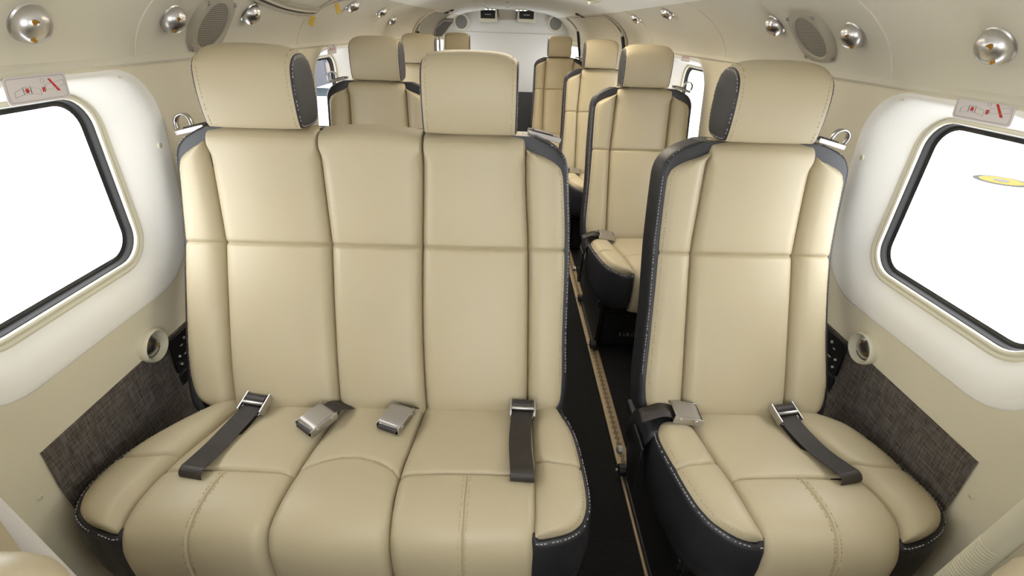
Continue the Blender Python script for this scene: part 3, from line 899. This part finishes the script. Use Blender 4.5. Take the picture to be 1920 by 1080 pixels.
# ---- bench
BX = -.29
def bench():
    root = empty('double_bench', (BX, .86, 0))
    D = lambda pts: [(p[0], p[1]-BX) for p in pts]
    S1 = D([(.42, -.618), (.50, -.626), (.60, -.632), (.78, -.636), (.9, -.640), (1.05, -.641)])
    S2 = D([(.42, -.374), (.60, -.388), (.78, -.395), (.9, -.401), (1.05, -.405)])
    S3 = D([(.42, -.172), (.60, -.184), (.78, -.186), (.9, -.182), (1.05, -.178)])
    S4 = D([(.42, .066), (.60, .063), (.78, .058), (.9, .049), (1.05, .041)])
    OL = D([(.42, -.665), (.45, -.705), (.50, -.722), (.60, -.729), (.78, -.727), (.92, -.717), (.95, -.712), (.966, -.703), (.981, -.682), (.994, -.656), (1.002, -.640)])
    OR = D([(.42, .120), (.45, .143), (.50, .148), (.60, .146), (.78, .146), (.92, .135), (.95, .130), (.966, .121), (.981, .096), (.994, .060), (1.002, .043)])
    zl = D([(.40, -.690), (.43, -.722), (.50, -.734), (.60, -.737), (.78, -.734), (.93, -.723), (.965, -.719), (.985, -.711), (1.0, -.698), (1.012, -.680), (1.024, -.656), (1.034, -.630), (1.038, -.60)])
    zr = D([(.40, .130), (.43, .150), (.50, .158), (.60, .156), (.78, .156), (.93, .144), (.965, .140), (.985, .132), (1.0, .119), (1.012, .100), (1.024, .075), (1.034, .047), (1.038, .01)])
    fl, fr_ = interp(zl), interp(zr)
    zz = np.concatenate([np.linspace(.40, .95, 34), np.linspace(.96, 1.027, 20)])
    shell = shell_back([(z, fl(z), fr_(z)) for z in zz]).build('backrest', BLACK, root)
    for sd, fn in ((-1, fl), (1, fr_)): shell_stitch(shell, fn, sd, .52 if sd > 0 else .945)
    kw = dict(puff=.012, dip=.014, Rw=.026, Rs=(.05, 0), crown=.010, hg=[(.782, .0065, .004)])
    for a_, b_ in ((S1, S2), (S2, S3), (S3, S4)):
        Panel(lambda z: (ycen(z), z), ncen, .415, 1.0138, interp(a_), interp(b_), **kw).mesh(30, 80).build('back_panel', CREAM, shell)
    back_bolster(shell, S1, OL, .425, 1.002, -1); back_bolster(shell, S4, OR, .425, 1.002, 1)
    headrest(root, -.511-BX); headrest(root, -.074-BX)
    I1 = D([(-.335, -.677), (-.31, -.674), (-.2, -.663), (-.1, -.636), (0, -.611), (.05, -.600)])
    I2 = D([(-.335, -.417), (-.31, -.414), (-.2, -.403), (-.1, -.390), (0, -.376), (.05, -.370)])
    I3 = D([(-.335, -.194), (-.31, -.195), (-.2, -.197), (-.1, -.188), (0, -.179), (.05, -.175)])
    I4 = D([(-.335, .070), (-.31, .072), (-.2, .077), (-.1, .079), (0, .080), (.05, .080)])
    XL = D([(.03, -.655), (-.01, -.676), (-.054, -.706), (-.10, -.738), (-.14, -.760), (-.18, -.774), (-.227, -.778), (-.262, -.771), (-.285, -.757), (-.302, -.730), (-.311, -.70), (-.319, -.672)])
    XR = D([(.03, .136), (-.011, .146), (-.059, .160), (-.10, .167), (-.15, .171), (-.203, .173), (-.25, .171), (-.276, .164), (-.294, .152), (-.308, .125), (-.318, .074)])
    dl = [tuple(p) for p in cr([(x, y) for y, x in XL], 5)]; dr = [tuple(p) for p in cr([(x, y) for y, x in reversed(XR)], 5)]
    dense = dl+[(dl[-1][0]+.006, -.306), (dl[-1][0]+.012, -.25), (dr[0][0]-.012, -.25), (dr[0][0]-.006, -.306)]+dr; nl = len(dl)
    P2 = [np.array(p) for p in dense]; n = len(P2); grown = []
    for i in range(n):
        t = P2[(i+1) % n]-P2[i-1]; t /= np.linalg.norm(t)+1e-9; grown.append(tuple(P2[i]+np.array([t[1], -t[0]])*.009))
    band, ring, nr = skirt(root, grown, (nl+1, nl+2))
    m = MB(); dashes(m, ring[6:nl], lambda i: (0, -.3, 1), w=.0009, h=.0009); dashes(m, ring[nl+4:-6], lambda i: (0, -.3, 1), w=.0009, h=.0009); m.build('stitching', THRG, band, smooth=False)
    def sx(pts):
        f = interp(pts); return lambda s: f(max(cpt(s)[0], -.31)) if cpt(s)[1] > .40 else f(-.31)
    for q, (a_, b_) in enumerate(((I1, I2), (I2, I3), (I3, I4))):
        sm = s_of_y(-.197)
        if q == 1:
            s2 = s_of_y(-.160)
            hg = [(lambda u: s2-.036*(2*u-1)**2, .0045, .0035)]; vg = ()
        else:
            hg = [(sm, .0055, .0035)]; vg = [(.5, .0035, .0022, .02, sm)]
        pm = Panel(cpt, cnorm, 0., _cl[-1], sx(a_), sx(b_), puff=.010, dip=.013, Rw=.024, Rs=(.02, .03), crown=.008, hg=hg, vg=vg, lift=.0)
        cu_ = pm.mesh(36, 80).build('seat_cushion', CREAM, root)
        if q != 1:
            m = MB()
            for du in (-.024, .024): dashes(m, [pm.off(.5+du, t, .0003) for t in np.linspace(.02, sm-.006, 60)], lambda i: (0, -.5, 1))
            m.build('stitching', THRT, cu_, smooth=False)
    seat_bolster(root, I1, XL, -.316, .03, -.165, -1); seat_bolster(root, I4, XR, -.316, .03, -.168, 1)
    b, A, d, sd = strap(root, (-.553-BX, -.020), (-.592-BX, -.222)); tongue(b, A, d, sd)
    b, A, d, sd = strap(root, (.053-BX, -.022), (.044-BX, -.218)); tongue(b, A, d, sd)
    buckle(root, (-.400-BX, -.066), (-.055, -.075), z=.446, tail=.05)
    buckle(root, (-.229-BX, -.058), (-.032, -.078), z=.446, tail=.03)
    hook(root, -.69-BX, .25, 1.012, -1); hook(root, .085-BX, .245, 1.020, 1, big=False)
    seat_legs(root, (-.66-BX, -.42-BX, -.02-BX), -.235, .20)
    return root
tag(bench(), 'wide two-place cream leather bench with two headrests and black trim', 'bench')

# ------------------------------------------------------------------ floor rails
m0 = MB()
prof = [(-.021, 0), (-.021, .006), (-.016, .008), (.016, .008), (.021, .006), (.021, 0)]
m0.grid([[(x, y, z) for x, z in prof] for y in (-.2, 4.9)])
for i, (x, lab) in enumerate(((.404, 'tan seat rail with scalloped slot along the aisle carpet'), (.64, 'short stretch of tan seat rail seen under the right-hand seats'))):
    mm = MB(); mm.v, mm.f = list(m0.v), list(m0.f)
    rail = mm.build('seat_rail', RAILM); rail.location = (x, 0, .0005)
    tag(rail, lab, 'seat rail')
    m = MB()
    for k in range(200):
        y = -.15+k*.0254
        n = 10
        m.add([(.0095*math.cos(2*PI*j/n), y+.0095*math.sin(2*PI*j/n), .0085) for j in range(n)], [tuple(range(n))])
    m.box((-.0035, -.19, .0080), (.0035, 4.89, .0084))
    m.build('slot', RAILH, rail, smooth=False)

# ------------------------------------------------------------------ things on the walls and headliner
domes = [(-1, .815, 1.218, 'chrome dome light above the left belt placard, largest on that side'),
         (-1, 1.152, 1.229, 'chrome dome light just ahead of the left round speaker'),
         (-1, 1.471, 1.247, 'chrome dome light between the left speaker and the rubber seal end'),
         (-1, 2.221, 1.296, 'chrome dome light on left headliner just past the yellow tags'),
         (-1, 2.768, 1.288, 'small chrome dome light on left headliner, second past the yellow tags'),
         (-1, 3.17, 1.256, 'small chrome dome light on left headliner, third past the yellow tags'),
         (1, .836, 1.231, 'chrome dome light above the right belt placard, largest on that side'),
         (1, 1.181, 1.242, 'chrome dome light just ahead of the right round speaker'),
         (1, 1.501, 1.262, 'chrome dome light just behind the right round speaker'),
         (1, 2.302, 1.31, 'chrome dome light on right headliner above the second right-hand seat'),
         (1, 2.921, 1.302, 'tiny chrome dome light farthest along the right headliner')]
dproto = {}
for side, y, z, lab in domes:
    if side not in dproto:
        root = empty('dome_light')
        m = MB(); rr = .029
        m.lathe([(.031, -.004), (.031, .002), (.029, .004)]+[(rr*math.cos(a_), .004+rr*.86*math.sin(a_)) for a_ in np.linspace(.05, PI/2, 12)], 32)
        d = m.build('chrome_dome', CHROME, root)
        m = MB(); P = []
        for q in ((side*.013, .012), (side*.011, -.013)):
            r_ = math.hypot(*q); zz_ = .004+rr*.86*math.sqrt(max(0, 1-(r_/rr)**2))
            m.lathe([(.0048, -.004), (.0048, .0004), (.003, .0010), (.0026, .0002), (0, .0002)], 12, (q[0], q[1], zz_))
        m.build('bulb', BRASS, d)
        dproto[side] = o = root
    else: o = dup(dproto[side])
    o.matrix_world = on_wall(side, y, z)
    tag(o, lab, 'light', 'chrome dome lights')

# speakers
def speaker(mt, lab, plate=.150, rg=.058, square=True, depth=.016, gm=None, pm=None):
    root = empty('cabin_speaker', mtx=mt)
    m = MB(); n = 40
    def sq(r, k):  # superellipse
        return [(r*math.copysign(abs(math.cos(a_))**k, math.cos(a_)), r*math.copysign(abs(math.sin(a_))**k, math.sin(a_))) for a_ in np.linspace(0, 2*PI, n, endpoint=False)]
    k = .62 if square else 1
    G = [[(x, y, -.012) for x, y in sq(plate/2, k)], [(x, y, depth*.5) for x, y in sq(plate/2*.985, k)], [(x, y, depth) for x, y in sq(plate/2*.94, k)],
         [(x, y, depth) for x, y in sq(rg*1.06, 1)], [(x, y, depth-.003) for x, y in sq(rg, 1)], [(x, y, depth-.006) for x, y in sq(rg*.98, 1)]]
    m.grid(G, cv=True); m.build('bezel', pm or SPKR, root)
    m = MB(); m.lathe([(rg, depth-.004), (rg*.5, depth-.003), (0.0, depth-.0025)], 32); m.build('grille', gm or GRILLE, root)
    if square:
        for sx in (-1, 1):
            for sy in (-1, 1):
                m = MB(); m.lathe([(.0055, depth-.002), (.0055, depth+.002), (.003, depth+.0035), (0, depth+.003)], 10, (sx*plate*.375, sy*plate*.375, 0)); m.build('bezel_screw', STEEL, root)
    tag(root, lab, 'speaker', 'cabin speakers'); return root
speaker(on_wall(-1, 1.300, 1.222), 'round speaker with screwed square bezel on left headliner above the bench')
speaker(on_wall(1, 1.340, 1.240), 'round speaker with screwed square bezel on right headliner above the single seat')
def bmt(x, z, y=Y1):
    mt = Matrix.Identity(4)
    mt[0][0], mt[1][0], mt[2][0] = 1, 0, 0
    mt[0][1], mt[1][1], mt[2][1] = 0, 0, 1
    mt[0][2], mt[1][2], mt[2][2] = 0, -1, 0
    mt[0][3], mt[1][3], mt[2][3] = x, y, z
    return mt
speaker(bmt(-.452, 1.270), 'round grey speaker on the rear bulkhead, left of the two black vents', .155, .058, False, .03, GRILLF, LINER)
speaker(bmt(.455, 1.284), 'round grey speaker on the rear bulkhead, right of the two black vents', .155, .058, False, .03, GRILLF, LINER)

# placards
def placard(side, y, z, lab, w=.114, h=.040, flip=False):
    mt = on_wall(side, y, z, .0012)
    root = empty('belt_placard', mtx=mt)
    sgn = -1 if side > 0 else 1      # local x runs aft on one side, forward on the other; text reads left to right
    ax = Vector((mt[0][0], mt[1][0], mt[2][0]))
    # local +x should be the reader's right: left wall reader's right is aft (+y), right wall it is forward (-y)
    want = 1 if side < 0 else -1
    k = 1 if ax.y*want > 0 else -1
    def pr(mb, poly, z0, z1): mb.prism([(k*x, y_) for x, y_ in poly], z0, z1)
    m = MB(); pr(m, rrect(w, h, .006, 5), 0, .0010); m.build('plate', PLAC, root, smooth=False, fixn=True)
    m = MB(); o_ = rrect(w-.007, h-.006, .005, 5); i_ = rrect(w-.0085, h-.0075, .0045, 5)
    n = len(o_); m.add([(x, y_, .0014) for x, y_ in o_]+[(x, y_, .0014) for x, y_ in i_], [(a_, (a_+1) % n, n+(a_+1) % n, n+a_) for a_ in range(n)])
    m.build('border_line', LINE, root, smooth=False)
    m = MB()
    def outline(pts, t=.0006):
        for a_, b_ in zip(pts, pts[1:]+pts[:1]):
            A_ = Vector((k*a_[0], a_[1], .0014)); B_ = Vector((k*b_[0], b_[1], .0014)); d_ = (B_-A_).normalized()
            m.obox((A_+B_)/2, (d_, Vector((0, 0, 1)).cross(d_), Vector((0, 0, 1))), ((B_-A_).length/2, t/2, .0003))
    sc = .92
    outline([(-.043, -.010), (-.027, -.006), (-.027, .003), (-.043, -.002)]); outline([(-.014, .003), (.003, -.001), (.003, -.010), (-.014, -.006)])
    outline([(-.027, -.007), (-.014, -.007), (-.014, .004), (-.027, .004)])
    outline([(.013, .004), (.050, .009), (.050, .001), (.013, -.004)])
    outline([(.0095+.003*math.cos(a_), .0105+.004*math.sin(a_)) for a_ in np.linspace(0, 2*PI, 10, endpoint=False)], .0004)
    m.build('belt_outline', FAINT, root, smooth=False)
    m = MB()
    st = [((.0046 if i % 2 == 0 else .0022)*math.cos(i*PI/6)-.0205, (.0046 if i % 2 == 0 else .0022)*math.sin(i*PI/6)-.0015) for i in range(12)]
    pr(m, st, .001, .0016)
    for x in (.0075, .0105): pr(m, [(x-.0008, -.006), (x+.0008, -.006), (x+.0012, .001), (x-.0006, .001)], .001, .0016)
    pr(m, [(.0205, .0125), (.0245, .0125), (.040, -.007), (.035, -.007)], .001, .0017)
    m.build('red_symbol', RED, root, smooth=False, fixn=True)
    tag(root, lab, 'sign', 'seat belt and no smoking placards'); return root
placard(-1, .822, 1.125, 'white seat-belt and no-smoking placard above the big left window')
placard(1, .850, 1.133, 'white seat-belt and no-smoking placard above the big right window')
placard(-1, 2.26, 1.133, 'tiny white placard above the far left window beside the bench headrest')
placard(1, 2.40, 1.141, 'tiny white placard above the far right window beside the second headrest')

# eyeball outlets in the sidewalls
for side, y, z, lab in ((-1, .917, .563, 'cream-ringed round outlet on left wall at the fabric panel edge'), (1, .937, .582, 'cream-ringed round outlet on right wall at the fabric panel edge')):
    root = empty('air_outlet', mtx=on_wall(side, y, z))
    m = MB(); m.lathe([(.040, -.004), (.040, .010), (.0385, .016), (.036, .018), (.0345, .016), (.0315, .008), (.0295, .003), (.0285, -.002)], 36)
    m.f.pop(); m.f.pop()
    m.build('outlet_ring', FRAME, root)
    m = MB(); m.lathe([(.0288, -.006), (.0275, .003), (.021, .007), (.012, .0095), (0, .0105)], 28)
    b = m.build('eyeball', CHROME, root)
    m = MB()
    for q in ((-.010, .011), (.012, -.008)): m.lathe([(.0055, .0), (.0055, .009), (.0035, .0098), (.003, .008), (0, .008)], 12, (q[0], q[1], 0))
    m.build('screw_insert', BRASS, b)
    tag(root, lab, 'air outlet', 'sidewall outlets')

# audio jack panels on the dado
for side, yy, z1, lab in ((-1, 1.025, .49, 'black jack panel beside the bench on the left fabric'), (1, 1.045, .505, 'black jack panel beside the single seat on the right fabric')):
    mt = on_wall(side, yy, z1, .004)
    root = empty('audio_jack_box', mtx=mt)
    ax = 1 if mt[1][0] > 0 else -1        # local x sign that runs aft
    m = MB(); m.prism(rrect(.125, .100, .010, 5), 0, .005)
    m.build('upper_plate', DARK, root, bevel=.001)
    m = MB(); m.prism(rrect(.125, .085, .010, 5, 0, -.096), 0, .005); m.build('lower_plate', DARK, root, bevel=.001)
    m = MB()
    for (x, y) in ((-.012, .028), (.024, .028), (-.012, -.036)):
        m.lathe([(.0045, .004), (.0045, .007), (.0028, .008), (.0022, .0055), (0, .0055)], 12, (ax*x, y, 0))
    m.build('jack_socket', STEEL, root)
    m = MB()
    for (x, y) in ((-.044, -.006), (-.044, -.030)):
        m.lathe([(.0042, .004), (.0042, .008), (.003, .010), (0, .010)], 10, (ax*x, y, 0))
    m.build('toggle', CHROME, root)
    m = MB()
    for (x, y, w_) in ((-.026, .016, .009), (-.018, -.012, .014), (.012, -.098, .012)):
        for q in np.arange(-w_/2, w_/2, .0024): m.box((ax*x+q, y-.0016, .0051), (ax*x+q+.0015, y+.0016, .0054))
    m.build('legend', WHITE, root, smooth=False)
    tag(root, lab, 'panel', 'wall jack panels')

# loose door seal on the left headliner with two yellow tags
LIP = [(1.36, 1.290), (1.444, 1.275), (1.533, 1.266), (1.662, 1.256), (1.80, 1.2505), (1.90, 1.2505), (1.933, 1.254), (1.945, 1.274), (1.987, 1.291), (2.05, 1.302), (2.11, 1.308)]
root = empty('door_seal', (0, 0, 0))
lp = cr(LIP, 6)
for k, (dz, rr, dn) in enumerate(((0, .0045, .003), (.010, .0035, .002), (.019, .0042, .004))):
    m = MB(); m.tube([(-(wx0(-1, y, z+dz)-dn), y-(.0 if k == 0 else .0), z+dz) for y, z in lp], rr, 8)
    m.build('seal_strip', [SPKR, LINER, SPKR][k], root)
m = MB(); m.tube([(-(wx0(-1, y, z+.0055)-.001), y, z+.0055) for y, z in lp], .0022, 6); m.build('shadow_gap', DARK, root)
tag(root, 'curved rubber seal strip hanging from the left headliner above the bench', 'seal')
for i, (y, z, tl, lab) in enumerate(((1.90, 1.246, -.5, 'yellow tag under the low point of the left ceiling seal'), (2.02, 1.290, .1, 'yellow tag hanging from the rising part of the left ceiling seal'))):
    m = MB(); x = -(wx0(-1, y, z)-.006)
    u_ = Vector((.6, -.8, .0)); w_ = Vector((.8, .6, 0)); a_ = w_*math.cos(tl)+Vector((0, 0, 1))*math.sin(tl); b_ = u_.cross(a_)
    m.obox(Vector((x+.008, y, z-.015))+a_*.006*tl, (a_, b_, u_), (.0085, .0165, .0008))
    tag(m.build('yellow_tag', YELT, smooth=False), lab, 'tag')

# ------------------------------------------------------------------ rear of the cabin
# two black louvre vents on the bulkhead, duct box between them
for i, (x, z, lab) in enumerate(((-.195, 1.330, 'black louvred air vent left of the bulkhead duct'), (.170, 1.336, 'black louvred air vent right of the bulkhead duct'))):
    root = empty('air_vent', (x, Y1, z))
    m = MB(); m.box((-.085, -.09, -.055), (.085, -.0005, .052)); m.build('housing', FRAME, root, bevel=.006)
    m = MB(); m.box((-.068, -.094, -.024), (.068, -.088, .044)); m.build('vent_mouth', GRILL0, root)
    m = MB()
    for q in (-.018, .0, .018, .036): m.box((-.066, -.100, q), (.066, -.092, q+.004))
    m.build('louvre', DARK, root)
    m = MB(); m.box((-.030, -.103, .006), (.030, -.098, .012)); m.build('louvre_tab', STEEL, root)
    tag(root, lab, 'vent', 'bulkhead vents')
m = MB(); m.add([(-.10, Y1-.10, 1.384), (.078, Y1-.10, 1.384), (.060, Y1-.002, 1.30), (-.08, Y1-.002, 1.30), (-.10, Y1-.002, 1.384), (.078, Y1-.002, 1.384)], [(0,1,2,3),(0,3,4),(1,5,2),(0,4,5,1),(3,2,5,4)])
tag(m.build('air_duct', SPKR, fixn=True, smooth=False), 'wedge-shaped duct between the two black bulkhead vents', 'duct')
for i, (x, y, lab) in enumerate(((-.165, 4.95, 'white light pod above the left black vent'), (.11, 4.95, 'white light pod between the black vents'), (.31, 4.95, 'white light pod to the right of the right black vent'))):
    root = empty('light_pod', (x, y, 1.388))
    m = MB(); m.prism(rrect(.13, .05, .022, 5), -.014, -.0006); m.build('pod_housing', FRAME, root, bevel=.004, fixn=True)
    for q in (-.035, 0, .035):
        m = MB(); m.lathe([(.010, -.018), (.012, -.014), (.012, -.012)], 12, (q, -.012, 0)); m.build('bulb', LAMP if i < 2 else CHROME, root)
    tag(root, lab, 'light', 'bulkhead light pods')
for i, (x, y, lab) in enumerate(((-.008, 3.78, 'small grey ceiling stud nearer to the viewer'), (-.009, 4.72, 'small grey ceiling stud nearer to the vents'))):
    m = MB(); m.lathe([(.010, -.006), (.014, -.003), (.016, -.0005)], 14); o = m.build('ceiling_stud', STEEL); o.location = (x, y, 1.3878)
    tag(o, lab, 'stud', 'ceiling studs')
root = empty('ceiling_spotlight', (.449, 2.84, 1.366)); root.rotation_euler = (0, R(-10), 0)
m = MB(); m.lathe([(.030, -.008), (.042, -.010), (.046, -.004), (.046, .004)], 24); m.f.pop(); m.build('spot_ring', FRAME, root)
m = MB(); m.lathe([(0, -.004), (.030, -.006)], 20); m.f = m.f[:20]; m.build('spot_lens', CHROME, root)
tag(root, 'round recessed ceiling spotlight at the top edge, right of centre', 'light')

# right rear door: panel slab, lip and window edge
m = MB()
ysd = np.linspace(3.52, 4.66, 12); zsd = list(np.linspace(.2, SEAM, 12))+list(np.linspace(1.16, 1.318, 12))
P = [[(wx0(1, y, z)-.010, y, z) for z in zsd] for y in ysd]
m.grid(P); D1 = struct(m.build('door_1', LINER))
m = MB()
edge = [(wx0(1, 3.46, z)-.008, 3.46, z) for z in np.linspace(.3, 1.30, 30)]+[(wx0(1, y, 1.325)-.008, y, 1.325) for y in np.linspace(3.5, 4.7, 16)]+[(wx0(1, 4.72, z)-.008, 4.72, z) for z in np.linspace(1.30, 1.12, 12)]
m.tube(edge, .007, 8); m.build('door_seal', SPKR, D1)
m = MB(); P = [[(wx0(-1, y, z)*-1+.010, y, z) for z in zsd] for y in np.linspace(3.95, 4.72, 10)]
m.grid(P); D2 = struct(m.build('door_2', SPKR))
m = MB()
edge = [(-(wx0(-1, 3.9, z)-.008), 3.9, z) for z in np.linspace(.3, 1.30, 30)]+[(-(wx0(-1, y, 1.325)-.008), y, 1.325) for y in np.linspace(3.93, 4.72, 12)]
m.tube(edge, .007, 8); m.build('door_seal', LINER, D2)
# door latches at the ceiling edge
for i, (x, y, z, rz, lab) in enumerate(((-.47, 4.30, 1.345, .5, 'small dark latch at the top of the far left doorway'), (.53, 4.05, 1.343, -.5, 'small dark latch at the top of the far right doorway'))):
    root = empty('door_latch', (x, y, z)); root.rotation_euler = (0, .35*(-1 if x < 0 else 1), rz)
    m = MB(); m.box((-.045, -.02, -.012), (.045, .02, .004)); m.build('latch_body', STEEL, root, bevel=.004)
    m = MB(); m.box((-.030, -.026, -.022), (-.008, .024, -.010)); m.box((.012, -.026, -.020), (.034, .020, -.010)); m.build('latch_hook', DARK, root, bevel=.002)
    tag(root, lab, 'latch', 'door latches')
# gas struts
def gas_strut(p0, p1, lab):
    p0, p1 = Vector(p0), Vector(p1); root = empty('gas_strut', p1); d = p0-p1
    m = MB(); m.tube([d*.0, d*.80], .011, 12); m.build('strut_body', DARK, root)
    m = MB(); m.tube([d*.80, d*1.0], .006, 10); m.build('strut_rod', CHROME, root)
    m = MB(); m.lathe([(.0, -.016), (.012, -.012), (.017, 0), (.012, .012), (0, .016)], 14, d); m.build('ball_joint', CHROME, root)
    tag(root, lab, 'strut', 'door gas struts')
gas_strut((.585, 4.66, 1.285), (.645, 4.70, .985), 'black gas strut at the far edge of the right rear door')
gas_strut((.722, 3.48, 1.262), (.795, 3.50, .98), 'black gas strut at the near edge of the right rear door')
gas_strut((-.640, 3.94, 1.245), (-.70, 3.97, .98), 'black gas strut beside the left rear doorway, above a hidden headrest')
# grey tilted panel on a slim post by the left rear doorway
root = empty('tilting_shelf', (-.588, 4.62, 0))
m = MB(); q = [(-.026, 1.151), (-.026, 1.204), (.048, 1.264), (.122, 1.264), (.023, 1.151)]
m.add([(x, 0, z) for x, z in q]+[(x-.012, .16, z+.028) for x, z in q], [(0,4,3,2,1),(5,6,7,8,9)]+[(i, (i+1) % 5, 5+(i+1) % 5, 5+i) for i in range(5)])
m.build('panel_board', GREYM, root, smooth=False, fixn=True)
m = MB(); e = [Vector((x, -.004, z)) for x, z in (q[0], q[1], q[2], q[3])]
P = [[p+Vector((-.010, 0, .014)), p, p+Vector((0, .012, 0))] for p in e]; m.grid(P); m.build('lit_panel_edge', GREY_LIT, root, smooth=False)  # top edge in a lighter grey that stands for light falling on it
m = MB(); m.tube([(.0, .03, 0), (.0, .03, 1.158)], .010, 12); m.build('post', CHROME, root)
tag(root, 'grey tilted panel on a slim post by the left rear doorway', 'shelf')

# ------------------------------------------------------------------ near posts and crew seat edges
for side, x, y, lab, rib in ((1, .766, .524, 'grey metal post with ribbed cream sleeve by the right front wall', True), (-1, -.634, .466, 'white post by the left front wall behind a tan cushion', False)):
    root = empty('door_post', (x, y, 0)); root.rotation_euler = (R(7 if rib else 6), 0, 0)
    m = MB(); m.tube([tuple(p) for p in cr([(side*.032, -.036, .012), (side*.032, -.036, .3), (side*.032, -.036, .72), (side*.040, -.036, .80), (side*.052, -.036, .82)], 6)] if rib else [tuple(p) for p in cr([(0, 0, .012), (0, 0, .4), (0, 0, .8), (-.025, 0, .93), (-.065, 0, .985), (-.088, 0, .995)], 6)], .018, 16); m.build('metal_tube', STEEL if rib else WHITE, root)
    if rib:
        m = MB(); pz = np.linspace(.012, .78, 400); m.tube([(0, 0, z) for z in pz], [.018+(.0007*math.sin(z*1000) if z < .56 else 0) for z in pz], 20)
        m.build('ribbed_sleeve', FRAME, root, angle=80)
    tag(root, lab, 'post')
def rounded_block(lo, hi, r, name, m_, root):
    m = MB(); m.box(lo, hi); o = m.build(name, m_, root); md = o.modifiers.new('b', 'BEVEL'); md.width = r; md.segments = 6; return o
for side, lab in ((-1, 'cream crew seat edge at the lower left corner'), (1, 'cream crew seat edge at the lower right corner')):
    root = empty('crew_chair', (side*.5, .15, 0))
    if side < 0:
        rounded_block((-.25, .02, .38), (.115, .135, .815), .05, 'backrest', CREAM, root)
        rounded_block((-.25, .10, .64), (-.028, .205, .80), .045, 'armrest', CREAM, root)
        rounded_block((-.24, -.50, .25), (.14, -.02, .42), .05, 'seat_cushion', CREAM, root)
        m = MB(); m.box((-.2, -.4, 0), (.1, .05, .26)); m.build('seat_base', DARK, root, bevel=.01)
    else:
        rounded_block((-.035, .02, .38), (.25, .14, .83), .06, 'backrest', CREAM, root)
        rounded_block((-.14, -.50, .25), (.24, -.02, .42), .05, 'seat_cushion', CREAM, root)
        m = MB(); m.box((-.1, -.4, .0095), (.2, .05, .26)); m.build('seat_base', DARK, root, bevel=.01)
    tag(root, lab, 'crew seat', 'crew seat edges')

# ------------------------------------------------------------------ outside: bright white hangar
m = MB(); m.add([(-45, -40, -1.5), (45, -40, -1.5), (45, 60, -1.5), (-45, 60, -1.5)], [(0,1,2,3)])
struct(m.build('ground', HANG_F, smooth=False))
root = struct(empty('wall_hangar', (-9, 26, -1.5)))
m = MB(); m.box((-.3, -4, 0), (0, 9, 2.2)); m.build('hangar_panel', HANG_G, root)
for k in range(2):
    m = MB(); m.box((-.02, .15+k*2.4, .45), (.02, 2.3+k*2.4, 1.75)); f = m.build('hangar_pane', HANG_B, root)
    m = MB()
    for y in (.15+k*2.4, 2.3+k*2.4): m.box((-.03, y-.07, .4), (.05, y+.07, 1.8))
    for z in (.45, 1.05, 1.75): m.box((-.03, .1+k*2.4, z-.06), (.05, 2.35+k*2.4, z+.06))
    m.build('hangar_frame', HANG_L, root)
m = MB(); m.box((-9.2, 21.5, -1.4995), (-7.2, 24.2, -1.47)); tag(m.build('floor_mat', HANG_T), 'dark teal mat on the white hangar floor outside the far left window', 'mat')
root = empty('floor_marker', (11.3, 10.7, -1.5))
m = MB(); m.lathe([(.0, .010), (.50, .010), (.50, .0)], 48); m.build('grey_ring', DISC_G, root)
m = MB(); m.lathe([(0, .014), (.40, .014), (.40, .009)], 48); m.build('yellow_disc', DISC_Y, root)
m = MB(); m.lathe([(.10, .015), (.14, .018), (.10, .020), (.03, .018), (0, .018)], 30); m.build('marker_emblem', HANG_L, root)
tag(root, 'yellow round marker with grey rim on the floor outside the right window', 'floor marker')

# ------------------------------------------------------------------ light
w = bpy.data.worlds.new('world'); SC.world = w; w.use_nodes = True
bg = w.node_tree.nodes['Background']; bg.inputs['Color'].default_value = (.97, .985, 1.0, 1); bg.inputs['Strength'].default_value = 10
def area(name, loc, sx, sy, p, rot=(0,0,0), col=(1, .95, .86)):
    l = bpy.data.lights.new(name, 'AREA'); l.shape = 'RECTANGLE'; l.size = sx; l.size_y = sy; l.energy = p; l.color = col
    o = bpy.data.objects.new(name, l); COL.objects.link(o); o.location = loc; o.rotation_euler = rot; return o
WARM = (1, .87, .66)
for y, p in ((1.45, 3), (2.1, 6), (2.9, 7), (3.7, 8), (4.6, 4)):
    area('cabin_fill_light', (.12 if y < 3 and y > 2 else .03, y, 1.37), .5, .16, p, (0, 0, 0), WARM)  # added warm fill under the ceiling, with no fixtures at these spots

SC.view_settings.view_transform = 'Standard'; SC.view_settings.look = 'None'; SC.view_settings.gamma = 1; SC.view_settings.use_curve_mapping = False
SC.view_settings.exposure = -0.38
SC.cycles.use_denoising = True
SC.cycles.diffuse_bounces = 6; SC.cycles.max_bounces = 12; SC.cycles.transparent_max_bounces = 12
SC.cycles.caustics_reflective = False; SC.cycles.caustics_refractive = False
